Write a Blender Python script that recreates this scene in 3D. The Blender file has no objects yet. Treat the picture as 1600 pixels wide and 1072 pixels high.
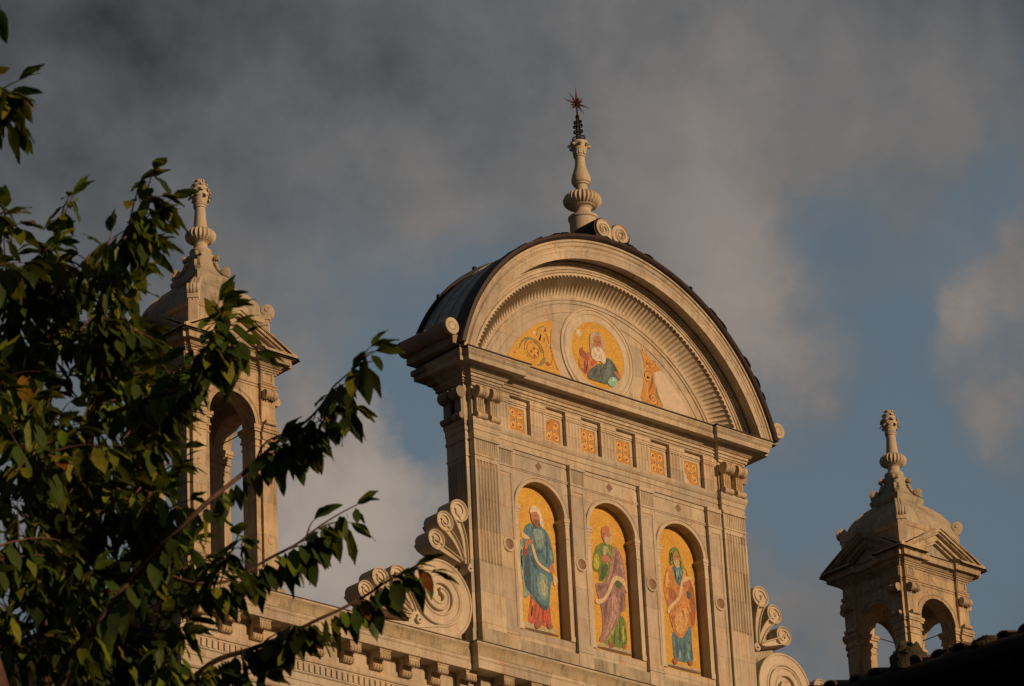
import bpy, bmesh, math, random
from math import sin, cos, pi, radians, sqrt, atan2, asin, exp
from mathutils import Vector, Matrix, noise

SC = bpy.context.scene
COL = SC.collection
Z0 = 32.13            # height of the attic base above the square, metres
rnd = random.Random(11)

# ------------------------------------------------------------------ camera
yaw, pit, rol = 0.7461307, 0.4208463, -0.04881396
F = Vector((sin(yaw)*cos(pit), cos(yaw)*cos(pit), sin(pit)))
R = Vector((cos(yaw), -sin(yaw), 0)); U = R.cross(F)
R2 = cos(rol)*R + sin(rol)*U
U2 = -sin(rol)*R + cos(rol)*U
cd = bpy.data.cameras.new('camera'); cam = bpy.data.objects.new('camera', cd); COL.objects.link(cam)
cam.matrix_world = Matrix(((R2.x, U2.x, -F.x, -60.57), (R2.y, U2.y, -F.y, -62.324), (R2.z, U2.z, -F.z, 1.6), (0, 0, 0, 1)))
cd.sensor_width = 36; cd.lens = 143.47; cd.clip_start = .1; cd.clip_end = 4000
cd.dof.use_dof = True; cd.dof.focus_distance = 90; cd.dof.aperture_fstop = 22
SC.camera = cam

# ------------------------------------------------------------------ light
SUN_EL, SUN_AZ = radians(12), radians(12)      # low evening sun in front of the facade, a little to its right
sd = Vector((sin(SUN_AZ)*cos(SUN_EL), -cos(SUN_AZ)*cos(SUN_EL), sin(SUN_EL)))
sl = bpy.data.lights.new('sun', 'SUN'); so = bpy.data.objects.new('sun', sl); COL.objects.link(so)
sl.energy = 3.1; sl.angle = radians(.5); sl.color = (1, .655, .36)
so.rotation_euler = sd.to_track_quat('Z', 'Y').to_euler(); so.location = (-20, -60, 80)
SC.view_settings.view_transform = 'Standard'; SC.view_settings.look = 'None'
SC.view_settings.exposure = 0; SC.view_settings.gamma = 1

w = bpy.data.worlds.new("World"); SC.world = w; w.use_nodes = True
nt = w.node_tree; N = nt.nodes; L = nt.links; N.clear()
def nd(t, **k):
    n = N.new(t)
    for a, b in k.items(): setattr(n, a, b)
    return n
def mth(op, a, b=None, c=None):
    n = nd('ShaderNodeMath', operation=op)
    for i, x in enumerate((a, b, c)):
        if x is None: continue
        if isinstance(x, (int, float)): n.inputs[i].default_value = x
        else: L.new(x, n.inputs[i])
    return n.outputs[0]
tc = nd('ShaderNodeTexCoord')
sky = nd('ShaderNodeTexSky', sky_type='NISHITA', sun_disc=False)
sky.sun_elevation = SUN_EL; sky.sun_rotation = pi - SUN_AZ
sky.air_density = 1.2; sky.dust_density = 2.0
# cloud cover: banks in fixed compass directions, edges broken up by noise
wn = nd('ShaderNodeTexNoise'); wn.inputs['Scale'].default_value = 22; wn.inputs['Detail'].default_value = 9; wn.inputs['Roughness'].default_value = .62
L.new(tc.outputs['Generated'], wn.inputs['Vector'])
wv = nd('ShaderNodeVectorMath', operation='SUBTRACT'); L.new(wn.outputs['Color'], wv.inputs[0]); wv.inputs[1].default_value = (.5, .5, .5)
ws = nd('ShaderNodeVectorMath', operation='SCALE'); L.new(wv.outputs[0], ws.inputs[0]); ws.inputs['Scale'].default_value = .055
wd = nd('ShaderNodeVectorMath', operation='ADD'); L.new(tc.outputs['Generated'], wd.inputs[0]); L.new(ws.outputs[0], wd.inputs[1])
def banks(lst, start):
    acc = start
    for d, r, a in lst:
        dn = nd('ShaderNodeVectorMath', operation='DISTANCE'); L.new(wd.outputs[0], dn.inputs[0]); dn.inputs[1].default_value = d
        q = mth('DIVIDE', dn.outputs['Value'], r); q = mth('MULTIPLY', q, q); q = mth('MULTIPLY', q, -1.0); q = mth('EXPONENT', q)
        acc = mth('MULTIPLY_ADD', q, a, acc)
    return acc
SKYS = .075
COVER = [((0.6201,0.671,0.4065),0.2353,-0.52),((0.5363,0.6885,0.4882),0.0753,0.90),((0.6273,0.6028,0.493),0.0721,0.95),((0.5925,0.6729,0.4429),0.0235,0.50),((0.6308,0.633,0.4488),0.0267,0.65),((0.6463,0.6278,0.4338),0.0173,0.45),((0.6604,0.6261,0.4146),0.0133,0.65),((0.6726,0.6247,0.3967),0.0086,0.60),((0.6748,0.6069,0.4199),0.0094,0.35),((0.6711,0.5942,0.4434),0.0188,0.30),((0.6932,0.5932,0.4095),0.0094,0.75),((0.7059,0.594,0.3858),0.0118,0.80),((0.7019,0.577,0.4178),0.0078,0.70),((0.6905,0.637,0.3426),0.0173,0.75),((0.7046,0.6254,0.3354),0.0141,0.40),((0.6763,0.6459,0.354),0.0047,0.60),((0.6025,0.7107,0.3632),0.0251,0.90),((0.5882,0.7149,0.3781),0.0141,0.60),((0.5351,0.7186,0.4442),0.0408,0.50),((0.6698,0.5823,0.4608),0.0235,0.35),((0.6042,0.6943,0.3911),0.0078,-1.20),((0.5906,0.6861,0.4249),0.0188,-0.45),((0.6831,0.6183,0.3886),0.0141,-0.50),((0.6793,0.6341,0.3693),0.0204,-0.60),((0.6783,0.5936,0.4331),0.0204,-0.65),((0.6943,0.5744,0.4336),0.0141,-0.50),((0.6826,0.6045,0.4108),0.0094,-0.80),((0.7099,0.6118,0.3489),0.0220,-0.50),((0.5938,0.6985,0.3993),0.0094,-0.50),((0.6678,0.6103,0.4262),0.0110,-0.50),((0.6088,0.6766,0.4142),0.0157,-0.30),((0.697,0.6142,0.3702),0.0173,-0.40)]
LIGHT = [((0.6163,0.6657,0.4208),0.2039,0.40),((0.5349,0.6867,0.4922),0.0753,-0.10),((0.6184,0.6166,0.4873),0.0816,-0.13),((0.5925,0.6756,0.4387),0.0235,0.22),((0.6342,0.6298,0.4485),0.0314,0.26),((0.6608,0.6267,0.4131),0.0220,0.30),((0.6924,0.5921,0.4123),0.0173,0.30),((0.7064,0.5935,0.3857),0.0188,0.28),((0.6037,0.7097,0.3631),0.0314,0.56),((0.5929,0.7134,0.3736),0.0173,0.22),((0.6087,0.6979,0.3773),0.0125,0.15),((0.5334,0.7241,0.4372),0.0392,0.02),((0.6803,0.5711,0.4594),0.0235,0.10),((0.6944,0.6346,0.3394),0.0314,0.16)]

cn = nd('ShaderNodeTexNoise'); cn.inputs['Scale'].default_value = 19; cn.inputs['Detail'].default_value = 9; cn.inputs['Roughness'].default_value = .54; cn.inputs['Distortion'].default_value = .08
L.new(tc.outputs['Generated'], cn.inputs['Vector'])
base = mth('MULTIPLY_ADD', cn.outputs['Fac'], 1.7, -.85)
cover = banks(COVER, mth('ADD', base, .85))
light = banks(LIGHT, mth('MULTIPLY_ADD', cn.outputs['Fac'], .75, -.43))  # unseen cloud beyond the view made dark to lower the ambient light
cr = nd('ShaderNodeMapRange', interpolation_type='SMOOTHSTEP'); L.new(cover, cr.inputs[0]); cr.inputs[1].default_value = -.15; cr.inputs[2].default_value = 1.15
ramp = nd('ShaderNodeValToRGB'); L.new(light, ramp.inputs[0])
e = ramp.color_ramp.elements
e[0].position = 0; e[0].color = (.032, .032, .034, 1); e[1].position = 1; e[1].color = (.37, .315, .265, 1)
m = e.new(.2); m.color = (.104, .110, .119, 1)
m = e.new(.35); m.color = (.160, .156, .155, 1)
m = e.new(.62); m.color = (.265, .228, .205, 1)
bg1 = nd('ShaderNodeMix', data_type='RGBA'); bg1.inputs[0].default_value = .72
sk = nd('ShaderNodeVectorMath', operation='SCALE'); L.new(sky.outputs[0], sk.inputs[0]); sk.inputs['Scale'].default_value = 1.0
ts = nd('ShaderNodeVectorMath', operation='SCALE'); L.new(sky.outputs[0], ts.inputs[0]); ts.inputs['Scale'].default_value = SKYS
bw = nd('ShaderNodeMix', data_type='RGBA'); bw.inputs[0].default_value = .55     # thin high veil over the blue
L.new(ts.outputs[0], bw.inputs[6]); bw.inputs[7].default_value = (.120, .160, .195, 1)
mx = nd('ShaderNodeMix', data_type='RGBA'); L.new(cr.outputs[0], mx.inputs[0]); L.new(bw.outputs[2], mx.inputs[6]); L.new(ramp.outputs[0], mx.inputs[7])
bgn = nd('ShaderNodeBackground'); L.new(mx.outputs[2], bgn.inputs[0]); bgn.inputs[1].default_value = 1.0
wo = nd('ShaderNodeOutputWorld'); L.new(bgn.outputs[0], wo.inputs[0])

# ------------------------------------------------------------------ materials
def mat(name, rough=.8, metal=0):
    m = bpy.data.materials.new(name); m.use_nodes = True
    n = m.node_tree; p = n.nodes['Principled BSDF']; p.inputs['Roughness'].default_value = rough; p.inputs['Metallic'].default_value = metal
    return m, n, p
def mixc(n, fac, a, b, mode='MIX'):
    x = n.nodes.new('ShaderNodeMix'); x.data_type = 'RGBA'; x.blend_type = mode
    for i, v in ((0, fac), (6, a), (7, b)):
        if isinstance(v, bpy.types.NodeSocket): n.links.new(v, x.inputs[i])
        elif i == 0: x.inputs[0].default_value = v
        else: x.inputs[i].default_value = (*v, 1)
    return x.outputs[2]
def noi(n, vec, scale, detail=4, rough=.55, lo=None, hi=None):
    x = n.nodes.new('ShaderNodeTexNoise'); x.inputs['Scale'].default_value = scale; x.inputs['Detail'].default_value = detail; x.inputs['Roughness'].default_value = rough
    n.links.new(vec, x.inputs['Vector']); o = x.outputs['Fac']
    if lo is not None:
        r = n.nodes.new('ShaderNodeMapRange'); n.links.new(o, r.inputs[0]); r.inputs[1].default_value = lo; r.inputs[2].default_value = hi; o = r.outputs[0]
    return o
def mapped(n, sc, loc=(0, 0, 0)):
    t = n.nodes.new('ShaderNodeTexCoord'); mp = n.nodes.new('ShaderNodeMapping'); mp.inputs['Scale'].default_value = sc; mp.inputs['Location'].default_value = loc
    n.links.new(t.outputs['Object'], mp.inputs['Vector']); return mp.outputs[0]
def scl(n, v, k):
    x = n.nodes.new('ShaderNodeMath'); x.operation = 'MULTIPLY'; n.links.new(v, x.inputs[0]); x.inputs[1].default_value = k; return x.outputs[0]
def bump(n, p, h, dist=.01, strength=.6):
    b = n.nodes.new('ShaderNodeBump'); b.inputs['Distance'].default_value = dist; b.inputs['Strength'].default_value = strength
    n.links.new(h, b.inputs['Height']); n.links.new(b.outputs[0], p.inputs['Normal'])
def stone(name, c1, c2, rust=.35, grime=.35, joints=True, seed=0, rc=(.50, .26, .12), gc=(.17, .14, .10)):
    m, n, p = mat(name, .78)
    v = mapped(n, (1, 1, 1), (seed, seed*2, seed)); vs = mapped(n, (1.6, 1.6, .28), (seed*3, 0, seed))
    col = mixc(n, noi(n, v, .9, 5, .6, .35, .65), c1, c2)
    vein = noi(n, v, 5, 8, .7, .45, .62)
    col = mixc(n, scl(n, vein, .34), col, tuple(x*.66 for x in c1))
    col = mixc(n, scl(n, noi(n, vs, 2.6, 7, .68, .53, .68), rust), col, rc)
    col = mixc(n, scl(n, noi(n, vs, 3.6, 9, .74, .48, .64), grime), col, gc)
    col = mixc(n, scl(n, noi(n, v, 28, 3, .6, .52, .7), .22), col, tuple(x*.5 for x in c1))
    if joints:
        t = n.nodes.new('ShaderNodeTexCoord'); s = n.nodes.new('ShaderNodeSeparateXYZ'); n.links.new(t.outputs['Object'], s.inputs[0])
        a = n.nodes.new('ShaderNodeMath'); a.operation = 'ADD'; n.links.new(s.outputs[0], a.inputs[0]); n.links.new(s.outputs[1], a.inputs[1])
        c = n.nodes.new('ShaderNodeCombineXYZ'); n.links.new(a.outputs[0], c.inputs[0]); n.links.new(s.outputs[2], c.inputs[1])
        b = n.nodes.new('ShaderNodeTexBrick'); n.links.new(c.outputs[0], b.inputs['Vector'])
        b.inputs['Scale'].default_value = 1; b.inputs['Brick Width'].default_value = 1.37; b.inputs['Row Height'].default_value = .74
        b.inputs['Mortar Size'].default_value = .006; b.inputs['Mortar Smooth'].default_value = .3
        b.inputs['Color1'].default_value = (.80, .82, .86, 1); b.inputs['Color2'].default_value = (1.06, 1.03, .97, 1); b.inputs['Mortar'].default_value = (.55, .5, .45, 1)
        col = mixc(n, 1.0, col, b.outputs['Color'], 'MULTIPLY')
    n.links.new(col, p.inputs['Base Color'])
    bump(n, p, noi(n, v, 15, 9, .75), .022, .6)
    return m
def plain(name, c, rough=.7, metal=0, var=.25, scale=8, bmp=.005):
    m, n, p = mat(name, rough, metal); v = mapped(n, (1, 1, 1))
    n.links.new(mixc(n, noi(n, v, scale, 6, .6, .3, .7), tuple(x*(1-var) for x in c), tuple(min(1, x*(1+var)) for x in c)), p.inputs['Base Color'])
    bump(n, p, noi(n, v, scale*4, 5, .6), bmp, .5)
    return m
def tess(name, c, var=.22, glint=0, metal=0, rough=.45, stain=.25, folds=0):
    """mosaic: small tesserae of slightly different shade"""
    m, n, p = mat(name, rough, metal); v = mapped(n, (1, 1, 1))
    x = n.nodes.new('ShaderNodeTexVoronoi'); x.inputs['Scale'].default_value = 38; n.links.new(v, x.inputs['Vector'])
    s = n.nodes.new('ShaderNodeSeparateColor'); n.links.new(x.outputs['Color'], s.inputs[0])
    col = mixc(n, s.outputs[0], tuple(q*(1-var) for q in c), tuple(min(1, q*(1+var)) for q in c))
    col = mixc(n, scl(n, noi(n, v, 3.0, 5, .6, .42, .66), stain), col, (c[0]*.55, c[1]*.42, c[2]*.4))
    if folds:
        vf = mapped(n, (22, 22, 4.5), (c[0]*9, 0, c[1]*7))
        col = mixc(n, scl(n, noi(n, vf, 1.6, 3, .6, .50, .62), folds), col, tuple(q*.38 for q in c))
        col = mixc(n, scl(n, noi(n, mapped(n, (19, 19, 4.5), (5, 2, c[2]*9)), 1.5, 3, .6, .53, .66), folds*.6), col, tuple(min(1, q*1.7+.04) for q in c))
    if glint:
        g = n.nodes.new('ShaderNodeMapRange'); n.links.new(s.outputs[1], g.inputs[0]); g.inputs[1].default_value = .975; g.inputs[2].default_value = .99
        col = mixc(n, scl(n, g.outputs[0], glint), col, (.95, .72, .30))
        col = mixc(n, scl(n, noi(n, v, 9, 4, .6, .5, .7), .28), col, (.62, .27, .03))
    n.links.new(col, p.inputs['Base Color'])
    bump(n, p, s.outputs[2], .004, .35)
    return m
M = {}
M['marble'] = stone('marble', (.63, .55, .44), (.50, .41, .31), .50, .42)
M['wall'] = stone('wall_marble', (.61, .54, .45), (.49, .41, .32), .55, .38, seed=3)
M['ochre_marble'] = stone('ochre_marble', (.60, .49, .34), (.52, .39, .24), .55, .42, seed=5)
M['carved'] = stone('carved_marble', (.64, .56, .45), (.54, .45, .34), .30, .25, joints=False, seed=7)
M['weathered'] = stone('weathered_marble', (.50, .44, .34), (.30, .26, .20), .45, .85, joints=False, seed=9)
M['turret'] = stone('turret_marble', (.60, .49, .35), (.44, .33, .22), .60, .70, seed=12)
M['dome'] = stone('dome_stone', (.44, .39, .32), (.27, .24, .20), .30, .85, joints=False, seed=14)
M['stained'] = stone('stained_moulding', (.50, .42, .29), (.36, .29, .19), .40, .75, joints=False, seed=21, gc=(.12, .10, .07))
M['shaded_side'] = stone('shaded_side_marble', (.30, .26, .215), (.22, .185, .15), .30, .55, joints=False, seed=23)  # darker copy of the marble for flanks and returns, shade put into its colour
M['pink'] = plain('pink_marble', (.50, .34, .22), .6, 0, .25, 6)
M['roundel'] = plain('brown_marble_roundel', (.20, .11, .06), .5, 0, .45, 18)
M['lead'] = plain('roof_lead', (.034, .018, .019), .55, .2, .4, 5)
M['copper'] = plain('roof_sheet', (.30, .33, .33), .38, .15, .45, 2.2, .02)
M['iron'] = plain('wrought_iron', (.020, .014, .013), .6, .5, .3, 10)
M['rusty'] = plain('rusty_iron', (.060, .016, .012), .6, .3, .4, 12)
M['plaster'] = plain('bare_plaster', (.60, .50, .40), .9, 0, .12, 7, .01)
M['gold'] = tess('gold_mosaic', (.63, .37, .065), .17, .45, .25, .36)
PC = dict(sand=(.42, .36, .22), umber=(.12, .07, .04), red=(.50, .10, .045), darkred=(.26, .045, .03), rose=(.52, .17, .09),
 teal=(.07, .19, .27), teal_pale=(.20, .33, .33), teal_dark=(.03, .09, .15), cream_green=(.40, .42, .25), parch=(.60, .45, .28),
 flesh=(.42, .17, .09), flesh_dark=(.30, .10, .05), linen=(.68, .60, .48), brown=(.22, .08, .04), green=(.14, .22, .035), green_dark=(.05, .11, .03),
 lime=(.42, .42, .05), purple=(.30, .17, .17), purple_pale=(.42, .26, .24), purple_dark=(.17, .09, .10), grey=(.46, .37, .28),
 orange=(.50, .22, .055), rust=(.34, .11, .03), peach=(.60, .34, .12), ochre=(.52, .25, .045), slate=(.09, .13, .12), slate_dark=(.045, .07, .07),
 steel=(.13, .20, .22), aqua=(.24, .50, .42), green_grey=(.17, .22, .13), gold=(.66, .33, .04), scroll_gold=(.78, .50, .18), panel=(.48, .22, .045))
for k_, c_ in PC.items():
    if k_ != 'gold': M['m_'+k_] = tess('mosaic_'+k_, c_, .2, 0, 0, .6, .2, 0 if k_ in ('umber', 'flesh', 'flesh_dark', 'sand', 'parch', 'scroll_gold', 'panel', 'ochre') else .75)
M['m_gold'] = M['gold']; M['m_plaster'] = M['plaster']

# ------------------------------------------------------------------ mesh builder
class MB:
    def __init__(s): s.v = []; s.f = []; s.xf = None
    def add(s, vs, fs):
        b = len(s.v)
        if s.xf: vs = [s.xf(*p) for p in vs]
        s.v += [tuple(p) for p in vs]; s.f += [tuple(b+i for i in f) for f in fs]
    def box(s, x0, x1, y0, y1, z0, z1):
        s.add([(x0,y0,z0),(x1,y0,z0),(x1,y1,z0),(x0,y1,z0),(x0,y0,z1),(x1,y0,z1),(x1,y1,z1),(x0,y1,z1)],
              [(0,3,2,1),(4,5,6,7),(0,1,5,4),(1,2,6,5),(2,3,7,6),(3,0,4,7)])
    def prism(s, poly, ax, a0, a1, caps=True):
        n = len(poly)
        mk = {'x': lambda p, a: (a, p[0], p[1]), 'y': lambda p, a: (p[0], a, p[1]), 'z': lambda p, a: (p[0], p[1], a)}[ax]
        f = [(i, (i+1) % n, n+(i+1) % n, n+i) for i in range(n)]
        if caps: f += [tuple(range(n))[::-1], tuple(range(n, 2*n))]
        s.add([mk(p, a0) for p in poly]+[mk(p, a1) for p in poly], f)
    def lathe(s, prof, o=(0, 0, 0), ax='z', n=24, flute=None, caps=True):
        """prof [(h, r)] along ax; flute=(count, depth, h0, h1)"""
        vs = []; fs = []
        for h, r in prof:
            for i in range(n):
                a = 2*pi*i/n; rr = r
                if flute and flute[2] <= h <= flute[3]: rr = r*(1-flute[1]*(.5-.5*cos(a*flute[0]))**.6)
                c, q = rr*cos(a), rr*sin(a)
                vs.append({'z': (c, q, h), 'x': (h, c, q), 'y': (c, h, q)}[ax])
        vs = [(p[0]+o[0], p[1]+o[1], p[2]+o[2]) for p in vs]
        for j in range(len(prof)-1):
            for i in range(n):
                fs.append((j*n+i, j*n+(i+1) % n, (j+1)*n+(i+1) % n, (j+1)*n+i))
        if caps: fs += [tuple(range(n)), tuple(range((len(prof)-1)*n, len(prof)*n))]
        s.add(vs, fs)
    def cornice(s, path, prof, closed=False, caps=True):
        n = len(path); offs = []
        for i in range(n):
            def nrm(a, b):
                dx, dy = b[0]-a[0], b[1]-a[1]; l = sqrt(dx*dx+dy*dy); return (dy/l, -dx/l)
            if closed: n1 = nrm(path[i-1], path[i]); n2 = nrm(path[i], path[(i+1) % n])
            else:
                n1 = nrm(path[max(i-1, 0)], path[max(i, 1)]); n2 = nrm(path[min(i, n-2)], path[min(i+1, n-1)])
            d = 1+n1[0]*n2[0]+n1[1]*n2[1]
            offs.append(((n1[0]+n2[0])/d, (n1[1]+n2[1])/d))
        k = len(prof); vs = []; fs = []
        for i in range(n):
            for o, z in prof: vs.append((path[i][0]+offs[i][0]*o, path[i][1]+offs[i][1]*o, z))
        for i in range(n if closed else n-1):
            j = (i+1) % n
            for a in range(k-1): fs.append((i*k+a, j*k+a, j*k+a+1, i*k+a+1))
        if not closed and caps: fs += [tuple(range(k)), tuple((n-1)*k+a for a in range(k))]
        s.add(vs, fs)
    def tube(s, pts, r, n=6):
        ring = []; P = [Vector(p) for p in pts]
        for i, p in enumerate(P):
            t = (P[min(i+1, len(P)-1)]-P[max(i-1, 0)]).normalized()
            a = t.orthogonal().normalized() if i == 0 else (ring_a - t*ring_a.dot(t)).normalized()
            ring_a = a; b = t.cross(a); rr = r[i] if isinstance(r, (list, tuple)) else r
            ring.append([p+a*cos(2*pi*k/n)*rr+b*sin(2*pi*k/n)*rr for k in range(n)])
        vs = [q for g in ring for q in g]; m = len(ring)
        fs = [(i*n+k, i*n+(k+1) % n, (i+1)*n+(k+1) % n, (i+1)*n+k) for i in range(m-1) for k in range(n)]
        fs += [tuple(range(n)), tuple(range((m-1)*n, m*n))]
        s.add(vs, fs)
    def build(s, name, mt, parent=None, smooth=35, off=True, merge=True):
        me = bpy.data.meshes.new(name)
        dz = Z0 if off else 0
        me.from_pydata([(x, y, z+dz) for x, y, z in s.v], [], s.f)
        bm = bmesh.new(); bm.from_mesh(me)
        if merge: bmesh.ops.remove_doubles(bm, verts=bm.verts, dist=.0004)
        bmesh.ops.recalc_face_normals(bm, faces=bm.faces); bm.to_mesh(me); bm.free()
        if smooth: me.shade_smooth(); me.set_sharp_from_angle(angle=radians(smooth))
        me.materials.append(mt)
        o = bpy.data.objects.new(name, me); COL.objects.link(o)
        if parent is not None: o.parent = parent
        return o
def tag(o, label=None, cat=None, group=None, kind=None):
    for k, v in (('label', label), ('category', cat), ('group', group), ('kind', kind)):
        if v: o[k] = v
    return o
def empty(name, loc=(0, 0, 0)):
    o = bpy.data.objects.new(name, None); COL.objects.link(o); o.location = loc; o.empty_display_size = .5; return o
def smoothpoly(p, it=2):
    for _ in range(it):
        q = []
        for i in range(len(p)):
            a, b = p[i], p[(i+1) % len(p)]
            q += [(a[0]*.75+b[0]*.25, a[1]*.75+b[1]*.25), (a[0]*.25+b[0]*.75, a[1]*.25+b[1]*.75)]
        p = q
    return p
def fluted(x0, x1, yf, yb, n, depth, margin):
    """plan outline (x,y) of a fluted pilaster, front at yf, back at yb"""
    P = [(x0, yb), (x0, yf)]; w = (x1-x0-2*margin)/n
    for i in range(n):
        a = x0+margin+i*w
        for k in range(7):
            t = k/6; P.append((a+w*(.12+.76*t), yf+depth*sin(pi*t)))
    P += [(x1, yf), (x1, yb)]
    return P
def ribbon(mb, pts, wd, y, th=.01):
    """flat raised band following pts (x,z) in the plane y"""
    n = len(pts); A = []; B = []
    for i in range(n):
        a = pts[max(i-1, 0)]; b = pts[min(i+1, n-1)]; dx, dz = b[0]-a[0], b[1]-a[1]; l = sqrt(dx*dx+dz*dz) or 1
        ww = (wd[i] if isinstance(wd, (list, tuple)) else wd)/2
        A.append((pts[i][0]-dz/l*ww, pts[i][1]+dx/l*ww)); B.append((pts[i][0]+dz/l*ww, pts[i][1]-dx/l*ww))
    vs = [(p[0], y-th, p[1]) for p in A]+[(p[0], y-th, p[1]) for p in B]+[(p[0], y, p[1]) for p in A]+[(p[0], y, p[1]) for p in B]
    fs = []
    for i in range(n-1):
        fs += [(i, i+1, n+i+1, n+i), (i, 2*n+i, 2*n+i+1, i+1), (n+i, n+i+1, 3*n+i+1, 3*n+i)]
    fs += [(0, n, 3*n, 2*n), (n-1, 3*n-1, 4*n-1, 2*n-1)]
    mb.add(vs, fs)
def band(mb, pts, wd, yf, yb, rim=.03, dish=.05, lift=.0):
    """carved scroll band: raised rims, hollow middle, solid sides back to yb; lift moves the end forward"""
    n = len(pts); rows = []
    for i in range(n):
        a = pts[max(i-1, 0)]; b = pts[min(i+1, n-1)]; dx, dz = b[0]-a[0], b[1]-a[1]; l = sqrt(dx*dx+dz*dz) or 1
        h = wd[i]/2; y = yf-lift*i/n; rm = min(rim, h*.45)
        nx, nz = -dz/l, dx/l
        row = []
        for o, yy in ((h, yb), (h, y+.012), (h-.012, y), (h-rm, y), (h-rm*1.4, y+dish*.7), (0, y+dish), (-(h-rm*1.4), y+dish*.7), (-(h-rm), y), (-(h-.012), y), (-h, y+.012), (-h, yb)):
            row.append((pts[i][0]+nx*o, yy, pts[i][1]+nz*o))
        rows.append(row)
    k = len(rows[0]); vs = [p for r in rows for p in r]
    fs = [(i*k+j, (i+1)*k+j, (i+1)*k+j+1, i*k+j+1) for i in range(n-1) for j in range(k-1)]
    fs += [tuple(range(k)), tuple((n-1)*k+j for j in range(k))]
    mb.add(vs, fs)
def mirror(f):
    return lambda x, y, z: (-x, y, z)

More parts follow.
